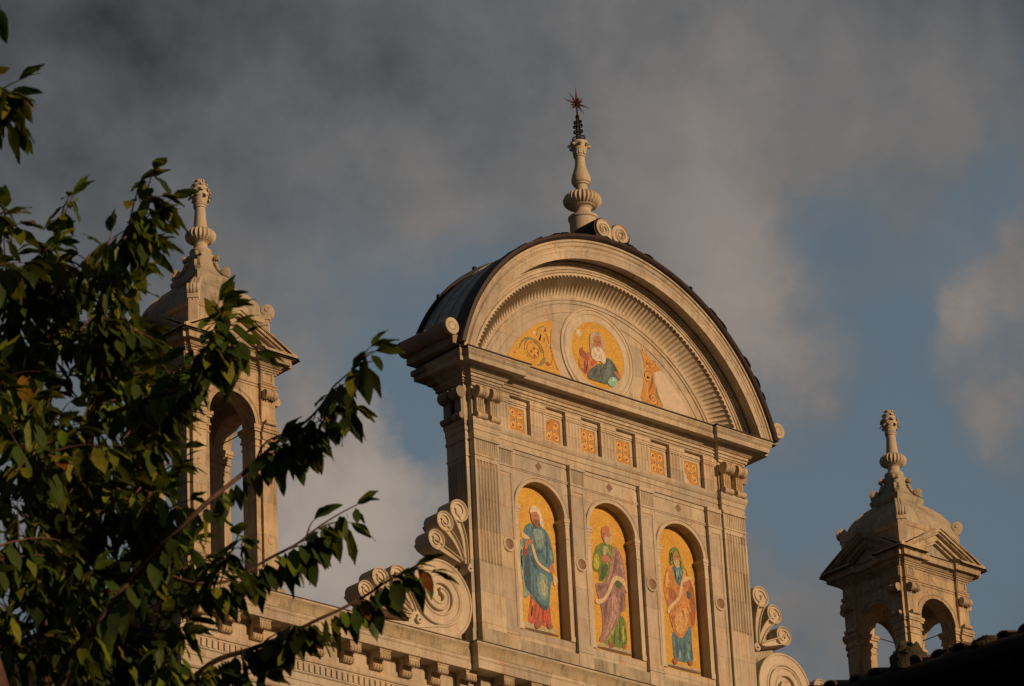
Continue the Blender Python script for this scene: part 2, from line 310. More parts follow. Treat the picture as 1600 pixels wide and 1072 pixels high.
# traced shapes of the mosaics, metres in the plane of the facade: name: (plane y, [(piece, colour, outline)])
PICS = {
'a': (0.42, [
 ('base_top','sand',[(-2.655,0.867),(-2.513,0.951),(-1.651,0.946),(-1.574,0.802),(-2.666,0.766)]),
 ('base_front','umber',[(-2.674,0.775),(-1.587,0.806),(-1.592,0.73),(-2.677,0.713)]),
 ('red_robe','red',[(-2.383,1.661),(-2.448,1.169),(-2.522,0.949),(-2.432,0.873),(-2.212,0.964),(-2.042,0.914),(-1.827,0.898),(-1.772,0.954),(-1.799,1.205),(-1.792,1.446),(-2.0,1.573),(-2.256,1.62)]),
 ('robe_fold','darkred',[(-2.267,1.447),(-2.228,1.387),(-2.267,1.037),(-2.313,0.993),(-2.28,1.239)]),
 ('robe_fold','darkred',[(-2.049,1.357),(-1.998,1.333),(-2.009,1.024),(-2.055,0.98),(-2.051,1.185)]),
 ('robe_fold','rose',[(-2.363,1.426),(-2.313,1.402),(-2.361,0.983),(-2.435,0.968)]),
 ('drape','teal_pale',[(-2.62,2.846),(-2.511,2.933),(-2.556,2.481),(-2.564,1.929),(-2.542,1.729),(-2.374,1.663),(-2.502,1.471),(-2.6,1.494),(-2.581,1.584),(-2.604,1.921),(-2.632,2.154),(-2.663,2.422)]),
 ('mantle','teal',[(-2.49,3.204),(-2.277,3.357),(-2.107,3.302),(-1.889,3.307),(-1.744,3.184),(-1.654,2.891),(-1.597,2.557),(-1.659,2.474),(-1.793,2.427),(-1.695,2.258),(-1.682,2.123),(-1.76,1.934),(-1.807,1.546),(-1.876,1.342),(-2.018,1.288),(-2.183,1.413),(-2.328,1.502),(-2.392,1.659),(-2.49,1.672),(-2.558,1.76),(-2.551,2.069),(-2.57,2.478),(-2.495,2.632),(-2.524,2.868)]),
 ('fold','teal_dark',[(-2.508,2.56),(-2.386,2.657),(-2.346,2.252),(-2.374,1.8),(-2.346,1.566),(-2.467,1.694),(-2.547,1.796),(-2.539,2.21)]),
 ('fold','teal_pale',[(-2.111,3.239),(-1.928,3.239),(-1.875,3.119),(-1.897,2.836),(-2.098,2.749),(-2.173,2.947),(-2.245,3.173)]),
 ('fold','teal_pale',[(-2.114,2.166),(-1.96,2.2),(-1.817,2.059),(-1.837,1.745),(-1.939,1.517),(-2.065,1.576),(-2.162,1.743),(-2.169,1.982)]),
 ('fold','cream_green',[(-2.035,2.046),(-1.927,2.035),(-1.91,1.764),(-1.989,1.609),(-2.055,1.732)]),
 ('fold','teal_dark',[(-1.842,3.022),(-1.789,2.965),(-1.791,2.652),(-1.823,2.437),(-1.879,2.442),(-1.833,2.677)]),
 ('fold','teal_dark',[(-2.143,2.729),(-1.924,2.761),(-1.949,2.703),(-2.106,2.633),(-2.19,2.666)]),
 ('fold','teal_dark',[(-2.32,1.64),(-2.178,1.5),(-2.011,1.399),(-1.87,1.446),(-1.885,1.34),(-2.018,1.295),(-2.182,1.424)]),
 ('fold','teal_pale',[(-1.756,2.799),(-1.693,2.83),(-1.648,2.58),(-1.754,2.556)]),
 ('fold','teal_dark',[(-2.327,2.567),(-2.243,2.516),(-2.127,2.301),(-2.153,2.226),(-2.276,2.337)]),
 ('sleeve','darkred',[(-2.533,2.72),(-2.399,2.792),(-2.403,2.584),(-2.497,2.47),(-2.567,2.513)]),
 ('scroll','parch',[(-2.31,2.84),(-2.224,2.825),(-2.138,2.471),(-1.992,2.372),(-1.778,2.316),(-1.687,2.253),(-1.784,2.232),(-2.018,2.301),(-2.184,2.419),(-2.267,2.615)]),
 ('scroll','parch',[(-2.598,3.065),(-2.471,3.025),(-2.302,2.959),(-2.458,2.893),(-2.585,2.923)]),
 ('scroll','parch',[(-1.697,2.223),(-1.547,2.187),(-1.537,2.017),(-1.672,1.946),(-1.684,2.088)]),
 ('hand','flesh',[(-2.489,2.875),(-2.259,2.955),(-2.234,2.864),(-2.401,2.768),(-2.452,2.635),(-2.513,2.69)]),
 ('hand','flesh',[(-1.793,2.434),(-1.66,2.463),(-1.614,2.293),(-1.698,2.216),(-1.783,2.253)]),
 ('head_scarf','linen',[(-2.314,3.603),(-2.253,3.746),(-2.076,3.794),(-1.978,3.688),(-1.905,3.46),(-1.889,3.307),(-1.998,3.3),(-2.024,3.572),(-2.085,3.656),(-2.285,3.574)]),
 ('face','flesh',[(-2.285,3.582),(-2.084,3.663),(-2.024,3.572),(-2.037,3.378),(-2.1,3.276),(-2.186,3.291),(-2.253,3.397),(-2.277,3.496)]),
 ('eye','umber',[(-2.259,3.518),(-2.21,3.536),(-2.211,3.512),(-2.256,3.498)]),
 ('eye','umber',[(-2.152,3.553),(-2.09,3.571),(-2.091,3.546),(-2.149,3.526)]),
 ('beard','brown',[(-2.239,3.411),(-2.163,3.45),(-2.031,3.466),(-2.01,3.314),(-2.088,3.251),(-2.186,3.284)]),
 ('foot','flesh_dark',[(-2.321,0.941),(-2.143,1.029),(-2.108,0.901),(-2.2,0.806),(-2.308,0.804)]),
 ('foot','flesh_dark',[(-1.96,0.983),(-1.777,1.004),(-1.775,0.903),(-1.916,0.863)]),
]),
'b': (0.42, [
 ('base_top','sand',[(-0.336,0.906),(0.577,0.933),(0.688,0.811),(-0.423,0.795)]),
 ('base_front','umber',[(-0.423,0.795),(0.688,0.818),(0.682,0.74),(-0.428,0.725)]),
 ('green_robe','green',[(0.301,1.707),(0.511,1.655),(0.541,1.341),(0.554,1.101),(0.487,0.932),(0.327,0.874),(0.105,0.877),(-0.162,0.866),(-0.21,0.942),(0.043,1.237)]),
 ('fold','green_dark',[(0.327,1.47),(0.37,1.444),(0.35,1.059),(0.287,0.942),(0.288,1.184)]),
 ('fold','lime',[(0.415,1.454),(0.458,1.428),(0.467,1.083),(0.381,0.996)]),
 ('fold','green_dark',[(0.128,1.185),(0.173,1.195),(0.154,0.949),(0.091,0.936)]),
 ('foot','flesh_dark',[(-0.069,0.93),(0.112,0.982),(0.112,0.854),(-0.034,0.8)]),
 ('foot','flesh_dark',[(0.394,0.992),(0.523,0.991),(0.469,0.869),(0.371,0.866)]),
 ('tunic','green',[(-0.288,3.22),(-0.113,3.354),(0.112,3.374),(0.273,3.364),(0.197,3.013),(0.082,2.672),(-0.094,2.395),(-0.264,2.379),(-0.212,2.607),(-0.414,2.59),(-0.42,2.805),(-0.344,3.067)]),
 ('fold','lime',[(-0.362,2.993),(-0.232,3.075),(-0.189,2.927),(-0.216,2.676),(-0.388,2.63)]),
 ('fold','green_dark',[(-0.153,2.812),(0.075,2.88),(0.037,2.662),(-0.115,2.418),(-0.236,2.409),(-0.167,2.617)]),
 ('fold','cream_green',[(-0.075,3.268),(0.086,3.322),(0.046,3.084),(-0.068,3.059)]),
 ('mantle','purple',[(0.236,3.356),(0.388,3.337),(0.502,3.187),(0.607,2.787),(0.594,2.504),(0.558,2.146),(0.556,1.831),(0.394,1.762),(0.287,1.531),(0.088,1.246),(-0.111,0.963),(-0.293,0.884),(-0.364,0.945),(-0.205,1.185),(-0.199,1.566),(-0.246,1.833),(-0.339,2.091),(-0.374,2.334),(-0.121,2.34),(0.054,2.595),(0.146,2.931)]),
 ('fold','purple_pale',[(0.134,2.159),(0.259,2.221),(0.307,1.917),(0.238,1.59),(-0.03,1.152),(-0.243,0.97),(-0.012,1.398),(0.118,1.772)]),
 ('fold','purple_dark',[(0.299,3.176),(0.342,3.151),(0.352,2.872),(0.239,2.671),(0.168,2.62),(0.255,2.885)]),
 ('fold','purple_dark',[(-0.156,1.853),(0.012,2.028),(-0.059,1.665),(-0.152,1.299),(-0.166,1.538)]),
 ('fold','purple_dark',[(0.432,2.258),(0.486,2.27),(0.442,1.807),(0.358,1.754)]),
 ('fold','purple_pale',[(0.393,3.233),(0.456,3.176),(0.544,2.844),(0.51,2.696),(0.435,2.89)]),
 ('fold','purple_dark',[(-0.325,2.285),(-0.103,2.282),(-0.201,2.156),(-0.29,2.154)]),
 ('sleeve','green_dark',[(0.214,2.638),(0.408,2.54),(0.497,2.412),(0.347,2.317),(0.219,2.404)]),
 ('scroll','parch',[(0.227,2.633),(0.514,2.634),(0.594,2.504),(0.648,2.323),(0.59,2.268),(0.506,2.467),(0.341,2.547),(0.223,2.457),(0.091,2.184),(-0.083,1.938),(-0.271,1.804),(-0.394,1.812),(-0.413,1.919),(-0.171,1.954),(0.003,2.2),(0.109,2.433)]),
 ('hand','flesh',[(-0.148,2.999),(0.001,3.081),(0.141,3.042),(0.087,2.911),(-0.15,2.858)]),
 ('head','flesh',[(-0.096,3.651),(-0.015,3.782),(0.122,3.814),(0.209,3.721),(0.219,3.546),(0.186,3.461),(0.114,3.41),(0.002,3.402),(-0.069,3.474),(-0.081,3.548)]),
 ('hair','grey',[(0.141,3.769),(0.209,3.721),(0.223,3.547),(0.177,3.466),(0.153,3.566)]),
 ('eye','umber',[(-0.052,3.583),(0.031,3.609),(0.028,3.58),(-0.05,3.556)]),
 ('beard','grey',[(-0.068,3.488),(0.057,3.538),(0.196,3.541),(0.168,3.411),(0.062,3.31),(-0.03,3.394)]),
]),
'c': (0.42, [
 ('base_top','sand',[(1.803,0.841),(2.793,0.892),(2.843,0.801),(1.786,0.794)]),
 ('base_front','umber',[(1.778,0.802),(2.844,0.818),(2.837,0.74),(1.773,0.734)]),
 ('blue_robe','teal',[(1.997,1.702),(2.254,1.52),(2.495,1.773),(2.631,1.97),(2.614,1.359),(2.657,0.991),(2.336,0.943),(1.987,0.955),(1.982,1.262)]),
 ('fold','teal_dark',[(2.114,1.423),(2.166,1.417),(2.124,1.023),(2.071,1.012)]),
 ('fold','teal_pale',[(2.186,1.237),(2.239,1.248),(2.234,0.979),(2.172,0.966)]),
 ('fold','teal_dark',[(2.346,1.472),(2.409,1.485),(2.391,1.078),(2.328,1.048)]),
 ('fold','teal_pale',[(2.46,1.361),(2.513,1.372),(2.523,1.071),(2.442,1.055)]),
 ('tunic','teal',[(2.132,3.306),(2.361,3.299),(2.5,3.268),(2.462,3.089),(2.374,2.824),(2.249,2.865),(2.158,3.09)]),
 ('fold','teal_pale',[(2.244,3.229),(2.356,3.237),(2.315,3.023),(2.251,3.043)]),
 ('mantle','orange',[(2.022,3.316),(2.147,3.224),(2.205,2.862),(2.365,2.829),(2.563,2.975),(2.601,3.257),(2.505,3.331),(2.643,3.232),(2.681,2.898),(2.786,2.58),(2.756,2.234),(2.725,1.882),(2.613,1.858),(2.549,1.885),(2.444,1.694),(2.252,1.496),(2.126,1.56),(2.009,1.738),(1.943,1.993),(1.932,2.126),(1.843,2.377),(1.809,2.708),(1.901,3.068)]),
 ('fold','rust',[(2.634,3.127),(2.771,2.918),(2.813,2.586),(2.809,2.279),(2.725,1.882),(2.616,1.899),(2.655,2.348),(2.598,2.71)]),
 ('fold','rust',[(2.006,2.751),(2.132,2.677),(2.297,2.543),(2.061,2.356),(1.938,2.465)]),
 ('fold','peach',[(2.083,2.09),(2.409,2.312),(2.549,2.291),(2.535,1.984),(2.288,1.567),(2.101,1.69)]),
 ('fold','peach',[(1.923,3.073),(2.002,3.124),(1.995,2.885),(1.911,2.662),(1.845,2.716)]),
 ('fold','rust',[(1.981,2.035),(2.112,2.029),(2.068,1.919),(1.973,1.932)]),
 ('fold','rust',[(2.34,2.281),(2.421,2.196),(2.438,2.031),(2.36,2.15)]),
 ('fold','teal_dark',[(2.551,2.774),(2.666,2.732),(2.632,2.54),(2.539,2.588)]),
 ('hood','green',[(2.056,3.512),(2.098,3.692),(2.225,3.782),(2.364,3.752),(2.417,3.592),(2.489,3.403),(2.548,3.306),(2.402,3.257),(2.379,3.515),(2.304,3.67),(2.191,3.644),(2.145,3.463),(2.161,3.289),(2.043,3.304)]),
 ('face','flesh',[(2.191,3.644),(2.305,3.687),(2.373,3.548),(2.367,3.376),(2.292,3.274),(2.205,3.289),(2.158,3.415)]),
 ('eye','umber',[(2.195,3.536),(2.249,3.548),(2.247,3.52),(2.197,3.509)]),
 ('eye','umber',[(2.285,3.556),(2.348,3.563),(2.346,3.539),(2.287,3.529)]),
 ('beard','grey',[(2.195,3.43),(2.287,3.471),(2.379,3.464),(2.363,3.324),(2.29,3.249),(2.205,3.282)]),
 ('scroll','parch',[(2.405,3.043),(2.612,3.129),(2.797,3.112),(2.649,3.038),(2.441,2.941),(2.424,2.74),(2.339,2.518),(2.148,2.341),(2.002,2.174),(1.892,2.009),(1.858,2.177),(2.061,2.356),(2.252,2.533),(2.343,2.825)]),
 ('hand','flesh',[(2.441,2.941),(2.625,3.023),(2.667,2.888),(2.519,2.822),(2.434,2.858)]),
 ('hand','flesh',[(1.901,2.389),(2.048,2.462),(2.07,2.358),(1.919,2.234)]),
 ('foot','flesh_dark',[(1.934,0.951),(2.08,1.021),(2.098,0.867),(1.974,0.802)]),
 ('foot','flesh_dark',[(2.42,1.0),(2.564,1.036),(2.585,0.926),(2.463,0.885)]),
]),
'm': (0.27, [
 ('dove','linen',[(-0.673,8.503),(-0.536,8.54),(-0.469,8.444),(-0.575,8.331),(-0.651,8.396)]),
 ('robe','rose',[(-0.583,7.863),(-0.364,8.004),(-0.213,8.063),(-0.078,7.877),(-0.029,7.81),(-0.324,7.536),(-0.427,7.391),(-0.504,7.49),(-0.64,7.572),(-0.621,7.735)]),
 ('robe','red',[(-0.254,7.831),(-0.103,7.87),(-0.072,7.799),(-0.242,7.656)]),
 ('sleeve','ochre',[(-0.623,7.813),(-0.523,7.84),(-0.43,7.706),(-0.424,7.51),(-0.618,7.608)]),
 ('fold','darkred',[(-0.474,7.773),(-0.417,7.788),(-0.402,7.477),(-0.454,7.424),(-0.487,7.593)]),
 ('hand','flesh_dark',[(-0.574,8.064),(-0.487,8.11),(-0.469,8.012),(-0.372,7.998),(-0.387,7.855),(-0.476,7.808),(-0.558,7.87),(-0.593,7.96)]),
 ('mantle','slate',[(-0.404,7.374),(-0.296,7.583),(-0.034,7.809),(0.164,7.821),(0.256,8.053),(0.407,8.023),(0.523,7.915),(0.612,7.779),(0.706,7.608),(0.586,7.494),(0.431,7.415),(0.228,7.339),(-0.044,7.332),(-0.277,7.331)]),
 ('fold','steel',[(0.254,7.864),(0.406,8.003),(0.35,7.592),(0.237,7.405),(0.094,7.368)]),
 ('fold','slate_dark',[(-0.143,7.662),(-0.016,7.715),(-0.158,7.461),(-0.262,7.375)]),
 ('fold','slate_dark',[(0.058,7.714),(0.135,7.754),(0.043,7.513),(-0.039,7.393)]),
 ('fold','slate_dark',[(0.47,7.941),(0.522,7.894),(0.606,7.767),(0.649,7.669),(0.484,7.785)]),
 ('hand','flesh',[(0.455,7.738),(0.581,7.755),(0.7,7.623),(0.646,7.565),(0.499,7.666)]),
 ('globe','aqua',[(0.578,7.488),(0.558,7.426),(0.511,7.369),(0.446,7.327),(0.376,7.309),(0.315,7.319),(0.276,7.355),(0.265,7.409),(0.285,7.471),(0.333,7.528),(0.398,7.57),(0.468,7.587),(0.528,7.576),(0.568,7.54)]),
 ('shine','linen',[(0.415,7.529),(0.477,7.536),(0.473,7.475),(0.415,7.47)]),
 ('hair','grey',[(-0.253,8.426),(-0.177,8.566),(-0.049,8.634),(0.097,8.599),(0.193,8.485),(0.216,8.292),(0.247,8.041),(0.223,7.876),(0.114,7.804),(0.072,7.916),(-0.251,7.871),(-0.248,8.149)]),
 ('face','flesh',[(-0.121,8.481),(-0.006,8.536),(0.114,8.484),(0.134,8.35),(0.095,8.22),(-0.009,8.149),(-0.105,8.187),(-0.15,8.314)]),
 ('eye','umber',[(-0.122,8.371),(-0.042,8.383),(-0.049,8.353),(-0.114,8.344)]),
 ('eye','umber',[(0.027,8.377),(0.102,8.385),(0.095,8.355),(0.03,8.346)]),
 ('nose','flesh_dark',[(-0.031,8.366),(0.007,8.372),(0.012,8.274),(-0.056,8.26)]),
 ('beard','linen',[(-0.186,8.156),(-0.092,8.196),(-0.003,8.244),(0.095,8.22),(0.213,8.152),(0.241,7.96),(0.164,7.817),(0.046,7.889),(-0.056,7.839),(-0.178,7.867),(-0.25,7.951)]),
 ('beard','grey',[(-0.07,8.167),(-0.005,8.214),(0.066,8.173),(0.024,8.102),(-0.036,8.126)]),
 ('lock','grey',[(0.059,8.071),(0.107,8.044),(0.12,7.889),(0.072,7.916)]),
]),
'l': (0.3, [
 ('leaf','green_grey',[(-1.848,7.938),(-1.799,8.067),(-1.742,8.149),(-1.773,7.991),(-1.808,7.915)]),
 ('leaf','green_grey',[(-1.864,7.354),(-1.754,7.499),(-1.688,7.566),(-1.76,7.398),(-1.825,7.331)]),
 ('bud','darkred',[(-1.707,8.225),(-1.622,8.273),(-1.574,8.227),(-1.648,8.182)]),
 ('bud','linen',[(-2.01,8.102),(-1.917,8.136),(-1.921,8.068),(-1.993,8.049)]),
 ('bud','darkred',[(-2.154,7.592),(-2.071,7.622),(-2.054,7.569),(-2.127,7.542)]),
 ('bud','darkred',[(-2.024,7.726),(-1.964,7.708),(-1.978,7.647),(-2.038,7.656)]),
 ('bud','darkred',[(-1.929,7.618),(-1.868,7.618),(-1.861,7.562),(-1.922,7.562)]),
 ('bud','darkred',[(-2.026,7.527),(-1.965,7.526),(-1.98,7.456),(-2.03,7.459)]),
 ('bud','linen',[(-1.584,7.908),(-1.502,7.922),(-1.506,7.862),(-1.578,7.843)]),
 ('bud','rust',[(-1.677,7.419),(-1.572,7.463),(-1.537,7.373),(-1.622,7.335)]),
 ('bud','rust',[(-1.699,8.027),(-1.637,8.044),(-1.676,7.917),(-1.707,7.909)]),
 ('bud','rose',[(-2.668,7.432),(-2.586,7.462),(-2.589,7.412),(-2.65,7.396)]),
]),
'lg': (0.3, [
 ('ground','gold',[(-2.858,7.276),(-2.769,7.43),(-2.615,7.652),(-2.42,7.869),(-2.183,8.098),(-1.926,8.308),(-1.693,8.449),(-1.356,8.586),(-1.43,8.332),(-1.453,8.043),(-1.413,7.721),(-1.326,7.478),(-1.161,7.189),(-1.694,7.151),(-2.503,7.171)]),
]),
'r': (0.3, [
 ('bud','linen',[(1.581,7.919),(1.663,7.922),(1.647,7.862),(1.581,7.855)]),
 ('bud','darkred',[(1.587,7.405),(1.732,7.479),(1.723,7.366),(1.628,7.342)]),
 ('leaf','rust',[(1.752,8.019),(1.794,7.956),(1.802,7.773),(1.618,7.505),(1.542,7.43),(1.707,7.749)]),
 ('leaf','green_grey',[(1.868,7.716),(1.9,7.687),(1.918,7.471),(2.024,7.35),(1.954,7.351),(1.851,7.509)]),
 ('leaf','rust',[(1.537,8.24),(1.613,8.316),(1.753,8.315),(1.741,8.164),(1.652,8.215)]),
]),
'rg': (0.3, [
 ('ground','ochre',[(1.391,8.595),(1.582,8.512),(1.781,8.378),(1.981,8.245),(2.074,8.186),(1.9,8.109),(1.788,8.028),(1.817,7.814),(1.885,7.647),(1.941,7.477),(2.066,7.287),(2.009,7.163),(1.709,7.197),(1.306,7.224),(1.423,7.529),(1.496,7.805),(1.52,8.106),(1.488,8.357)]),
 ('plaster','plaster',[(1.822,8.068),(2.073,8.17),(2.265,8.003),(2.528,7.774),(2.744,7.551),(2.892,7.348),(2.762,7.204),(2.056,7.174),(2.066,7.287),(1.941,7.477),(1.869,7.735)]),
]),
}
TREE = {
 'limb': [(-53.59,-52.54,5.38,0.0435),(-53.95,-53.15,5.6,0.0169),(-54.01,-53.41,5.68,0.0111),(-53.93,-53.55,5.86,0.0093),(-53.83,-53.71,6.02,0.0074),(-53.69,-53.76,6.16,0.0065),(-53.63,-53.84,6.24,0.0047)],
 'b1': [(-53.63,-53.84,6.24,0.0047),(-53.58,-53.93,6.32,0.0037),(-53.61,-54.05,6.33,0.003),(-53.59,-54.09,6.37,0.0019)],
 'b2': [(-53.47,-52.78,5.44,0.0314),(-53.53,-53.07,5.61,0.0154),(-53.52,-53.25,5.69,0.0096),(-53.46,-53.45,5.73,0.0076),(-53.41,-53.64,5.76,0.0056),(-53.31,-53.75,5.82,0.0045),(-53.25,-53.83,5.88,0.0034),(-53.2,-53.89,5.91,0.0019)],
 'b3': [(-53.76,-53.33,5.97,0.0076),(-53.7,-53.47,5.89,0.0056),(-53.6,-53.55,5.9,0.0047),(-53.51,-53.65,5.96,0.0041),(-53.44,-53.74,6.02,0.003),(-53.37,-53.83,6.08,0.0019)],
 'u1': [(-53.37,-52.23,5.5,0.053),(-53.47,-52.48,6.26,0.0285),(-53.6,-52.85,6.65,0.0161),(-53.76,-53.11,6.84,0.0079),(-53.82,-53.28,6.97,0.0059),(-53.86,-53.46,7.08,0.0019)],
 'u2': [(-53.47,-52.48,6.26,0.0245),(-53.53,-52.45,6.81,0.0145),(-53.59,-52.58,7.13,0.0083),(-53.73,-52.81,7.23,0.0051),(-53.72,-52.9,7.37,0.002)],
 'u3': [(-54.25,-53.47,5.02,0.0358),(-54.79,-53.77,5.94,0.0158),(-55.02,-54.13,6.4,0.0086),(-55.07,-54.24,6.63,0.0052),(-55.09,-54.39,6.68,0.0026)],
 'u4': [(-55.02,-54.13,6.4,0.0069),(-55.15,-54.28,6.78,0.0052),(-55.23,-54.49,6.97,0.0034),(-55.17,-54.51,6.94,0.0017)],
 'u5': [(-53.6,-52.85,6.65,0.01),(-53.7,-53.26,6.54,0.0068),(-53.73,-53.49,6.5,0.0057),(-53.75,-53.63,6.53,0.0038),(-53.76,-53.68,6.62,0.0019)],
 'u6': [(-53.7,-53.47,5.89,0.0038),(-53.7,-53.61,5.89,0.0028),(-53.74,-53.73,5.93,0.0019)],
 'u7': [(-53.69,-53.76,6.16,0.0037),(-53.67,-53.8,6.22,0.0028),(-53.6,-53.88,6.26,0.0022),(-53.6,-54.02,6.26,0.0019)],
 'u8': [(-53.53,-53.07,5.61,0.0077),(-53.72,-53.35,5.65,0.0038),(-53.74,-53.49,5.71,0.0022)],
 'u9': [(-53.53,-52.45,6.81,0.0083),(-53.87,-52.79,6.89,0.005),(-54.04,-52.99,6.98,0.003),(-54.14,-53.13,7.11,0.002)],
}
BLOBS = [(-54.0,-53.01,6.96,0.099),(-53.65,-52.77,7.06,0.112),(-53.77,-53.19,6.98,0.079),(-53.85,-53.42,7.01,0.039),(-53.8,-52.8,6.81,0.161),(-53.63,-52.9,6.79,0.141),(-53.71,-53.14,6.84,0.059),(-53.84,-52.86,6.48,0.217),(-53.57,-52.82,6.56,0.181),(-53.68,-53.21,6.42,0.066),(-53.64,-53.32,6.57,0.051),(-53.84,-52.95,6.13,0.233),(-53.63,-52.99,6.17,0.157),(-53.68,-53.22,6.18,0.058),(-53.91,-52.99,5.78,0.249),(-53.68,-53.05,5.81,0.183),(-53.62,-53.21,5.77,0.077),(-53.74,-52.75,5.52,0.292),(-53.53,-53.33,5.6,0.066),(-54.4,-53.23,6.42,0.207),(-54.3,-53.08,5.99,0.263),(-53.53,-53.03,6.37,0.079),(-54.48,-53.36,6.76,0.151),(-53.74,-53.65,6.55,0.027),(-53.7,-53.32,6.13,0.061),(-53.62,-53.3,5.99,0.046),(-54.12,-53.28,6.14,0.169),(-53.92,-53.17,5.88,0.171),(-55.06,-54.38,6.63,0.017),]


# ================================================================== church facade
def attic_path(mid=.10, xr=3.50):
    return [(-4.37, .82), (-4.37, .16), (-4.25, .16), (-4.25, 0), (-xr, 0), (-xr, mid), (xr, mid), (xr, 0), (4.25, 0), (4.25, .16), (4.37, .16), (4.37, .82)]
church = empty('church', (0, 0, 0))
tag(church, 'pale marble church front with arched gable, gold mosaics, side scrolls and star finial', 'church')
def part(mb, name, mt, parent=church, label=None, smooth=35):
    o = mb.build(name, M[mt] if isinstance(mt, str) else mt, parent, smooth)
    if label: o['label'] = label
    return o

# --- attic wall with three arched niches
NC = [-2.19, 0, 2.19]; NR = .72; NZ = 3.53; NB = .58; YW = .15; YN = .42
b = MB()
def arch_hole_wall(b, x0, x1, z0, z1, cx, r, zb, zs, yf, yb, n=28):
    """wall panel x0..x1, z0..z1 at yf with an arched hole whose reveal runs to yb"""
    b.box(x0, cx-r, yf, yf+.3, z0, z1); b.box(cx+r, x1, yf, yf+.3, z0, z1)
    b.box(cx-r, cx+r, yf, yf+.3, z0, zb)
    pts = [(cx+r*cos(pi-pi*i/n), zs+r*sin(pi-pi*i/n)) for i in range(n+1)]
    for i in range(n):
        (a, za), (c, zc) = pts[i], pts[i+1]
        b.add([(a, yf, za), (c, yf, zc), (c, yf, z1), (a, yf, z1), (a, yb, za), (c, yb, zc)], [(0, 1, 2, 3), (0, 4, 5, 1)])
    b.add([(cx-r, yf, zb), (cx-r, yf, zs), (cx-r, yb, zs), (cx-r, yb, zb)], [(0, 1, 2, 3)])
    b.add([(cx+r, yf, zb), (cx+r, yf, zs), (cx+r, yb, zs), (cx+r, yb, zb)], [(0, 3, 2, 1)])
    b.add([(cx-r, yf, zb), (cx+r, yf, zb), (cx+r, yb, zb), (cx-r, yb, zb)], [(0, 1, 2, 3)])
for cx in NC: arch_hole_wall(b, cx-1.095, cx+1.095, 0, 4.87, cx, NR, NB, NZ, YW, YN)
b.box(-4.25, -3.285, .16, .46, -.6, 4.87); b.box(3.285, 4.25, .16, .46, -.6, 4.87)
part(b, 'attic_wall', 'wall')
b = MB(); b.box(-4.36, 4.36, .47, .80, -.6, 6.2); b.box(-3.28, 3.28, .44, .468, 4.9, 6.2); part(b, 'back_wall', 'shaded_side')
# plinth of the attic
b = MB(); P = [(-4.40, .82), (-4.40, .15), (-4.27, .15), (-4.27, -.02), (-3.5, -.02), (-3.5, .07), (3.5, .07), (3.5, -.02), (4.27, -.02), (4.27, .15), (4.40, .15), (4.40, .82)]
b.cornice(P, [(-.1, -.62), (.03, -.62), (.03, -.02), (.02, .0), (.0, .02), (.0, .30), (-.1, .31)]); part(b, 'attic_plinth', 'weathered')
# corner pilasters
for s in (-1, 1):
    b = MB()
    X = lambda a, c: (min(s*a, s*c), max(s*a, s*c))
    x0, x1 = X(3.53, 4.25)
    b.box(x0, x1, 0, .17, .31, .62)
    P = fluted(x0, x1, 0, .17, 7, .012, .045); b.prism(P, 'z', .62, 1.86)
    P = fluted(x0, x1, 0, .17, 7, .040, .045); b.prism(P, 'z', 1.86, 4.30)
    b.box(x0, x1, 0, .17, 4.30, 4.40)
    b.box(x0-.015, x1+.015, -.02, .17, 4.40, 4.44)
    P = fluted(x0, x1, .0, .17, 11, .022, .03); b.prism(P, 'z', 4.44, 4.80)
    b.box(x0-.02, x1+.02, -.03, .17, 4.80, 4.868)
    c = part(b, 'corner_pilaster', 'marble')
    b = MB()      # side pilaster: strip on the front edge, fluted flank
    sx = s*4.37
    b.xf = lambda x, y, z, s=s: (s*4.25+s*(-(y)), x, z) if s > 0 else (-4.25+y, x, z)
    P = fluted(.16, .80, -.12, 0, 6, .035, .04)
    b.prism(P, 'z', .62, 4.30); b.prism([(.16, 0), (.16, -.12), (.80, -.12), (.80, 0)], 'z', .31, .62)
    b.prism([(.16, 0), (.16, -.12), (.80, -.12), (.80, 0)], 'z', 4.30, 4.40)
    b.prism([(.145, 0), (.145, -.135), (.815, -.135), (.815, 0)], 'z', 4.40, 4.44)
    b.prism([(.16, 0), (.16, -.12), (.80, -.12), (.80, 0)], 'z', 4.44, 4.80)
    b.prism([(.14, 0), (.14, -.14), (.82, -.14), (.82, 0)], 'z', 4.80, 4.868)
    part(b, 'side_pilaster', 'marble')
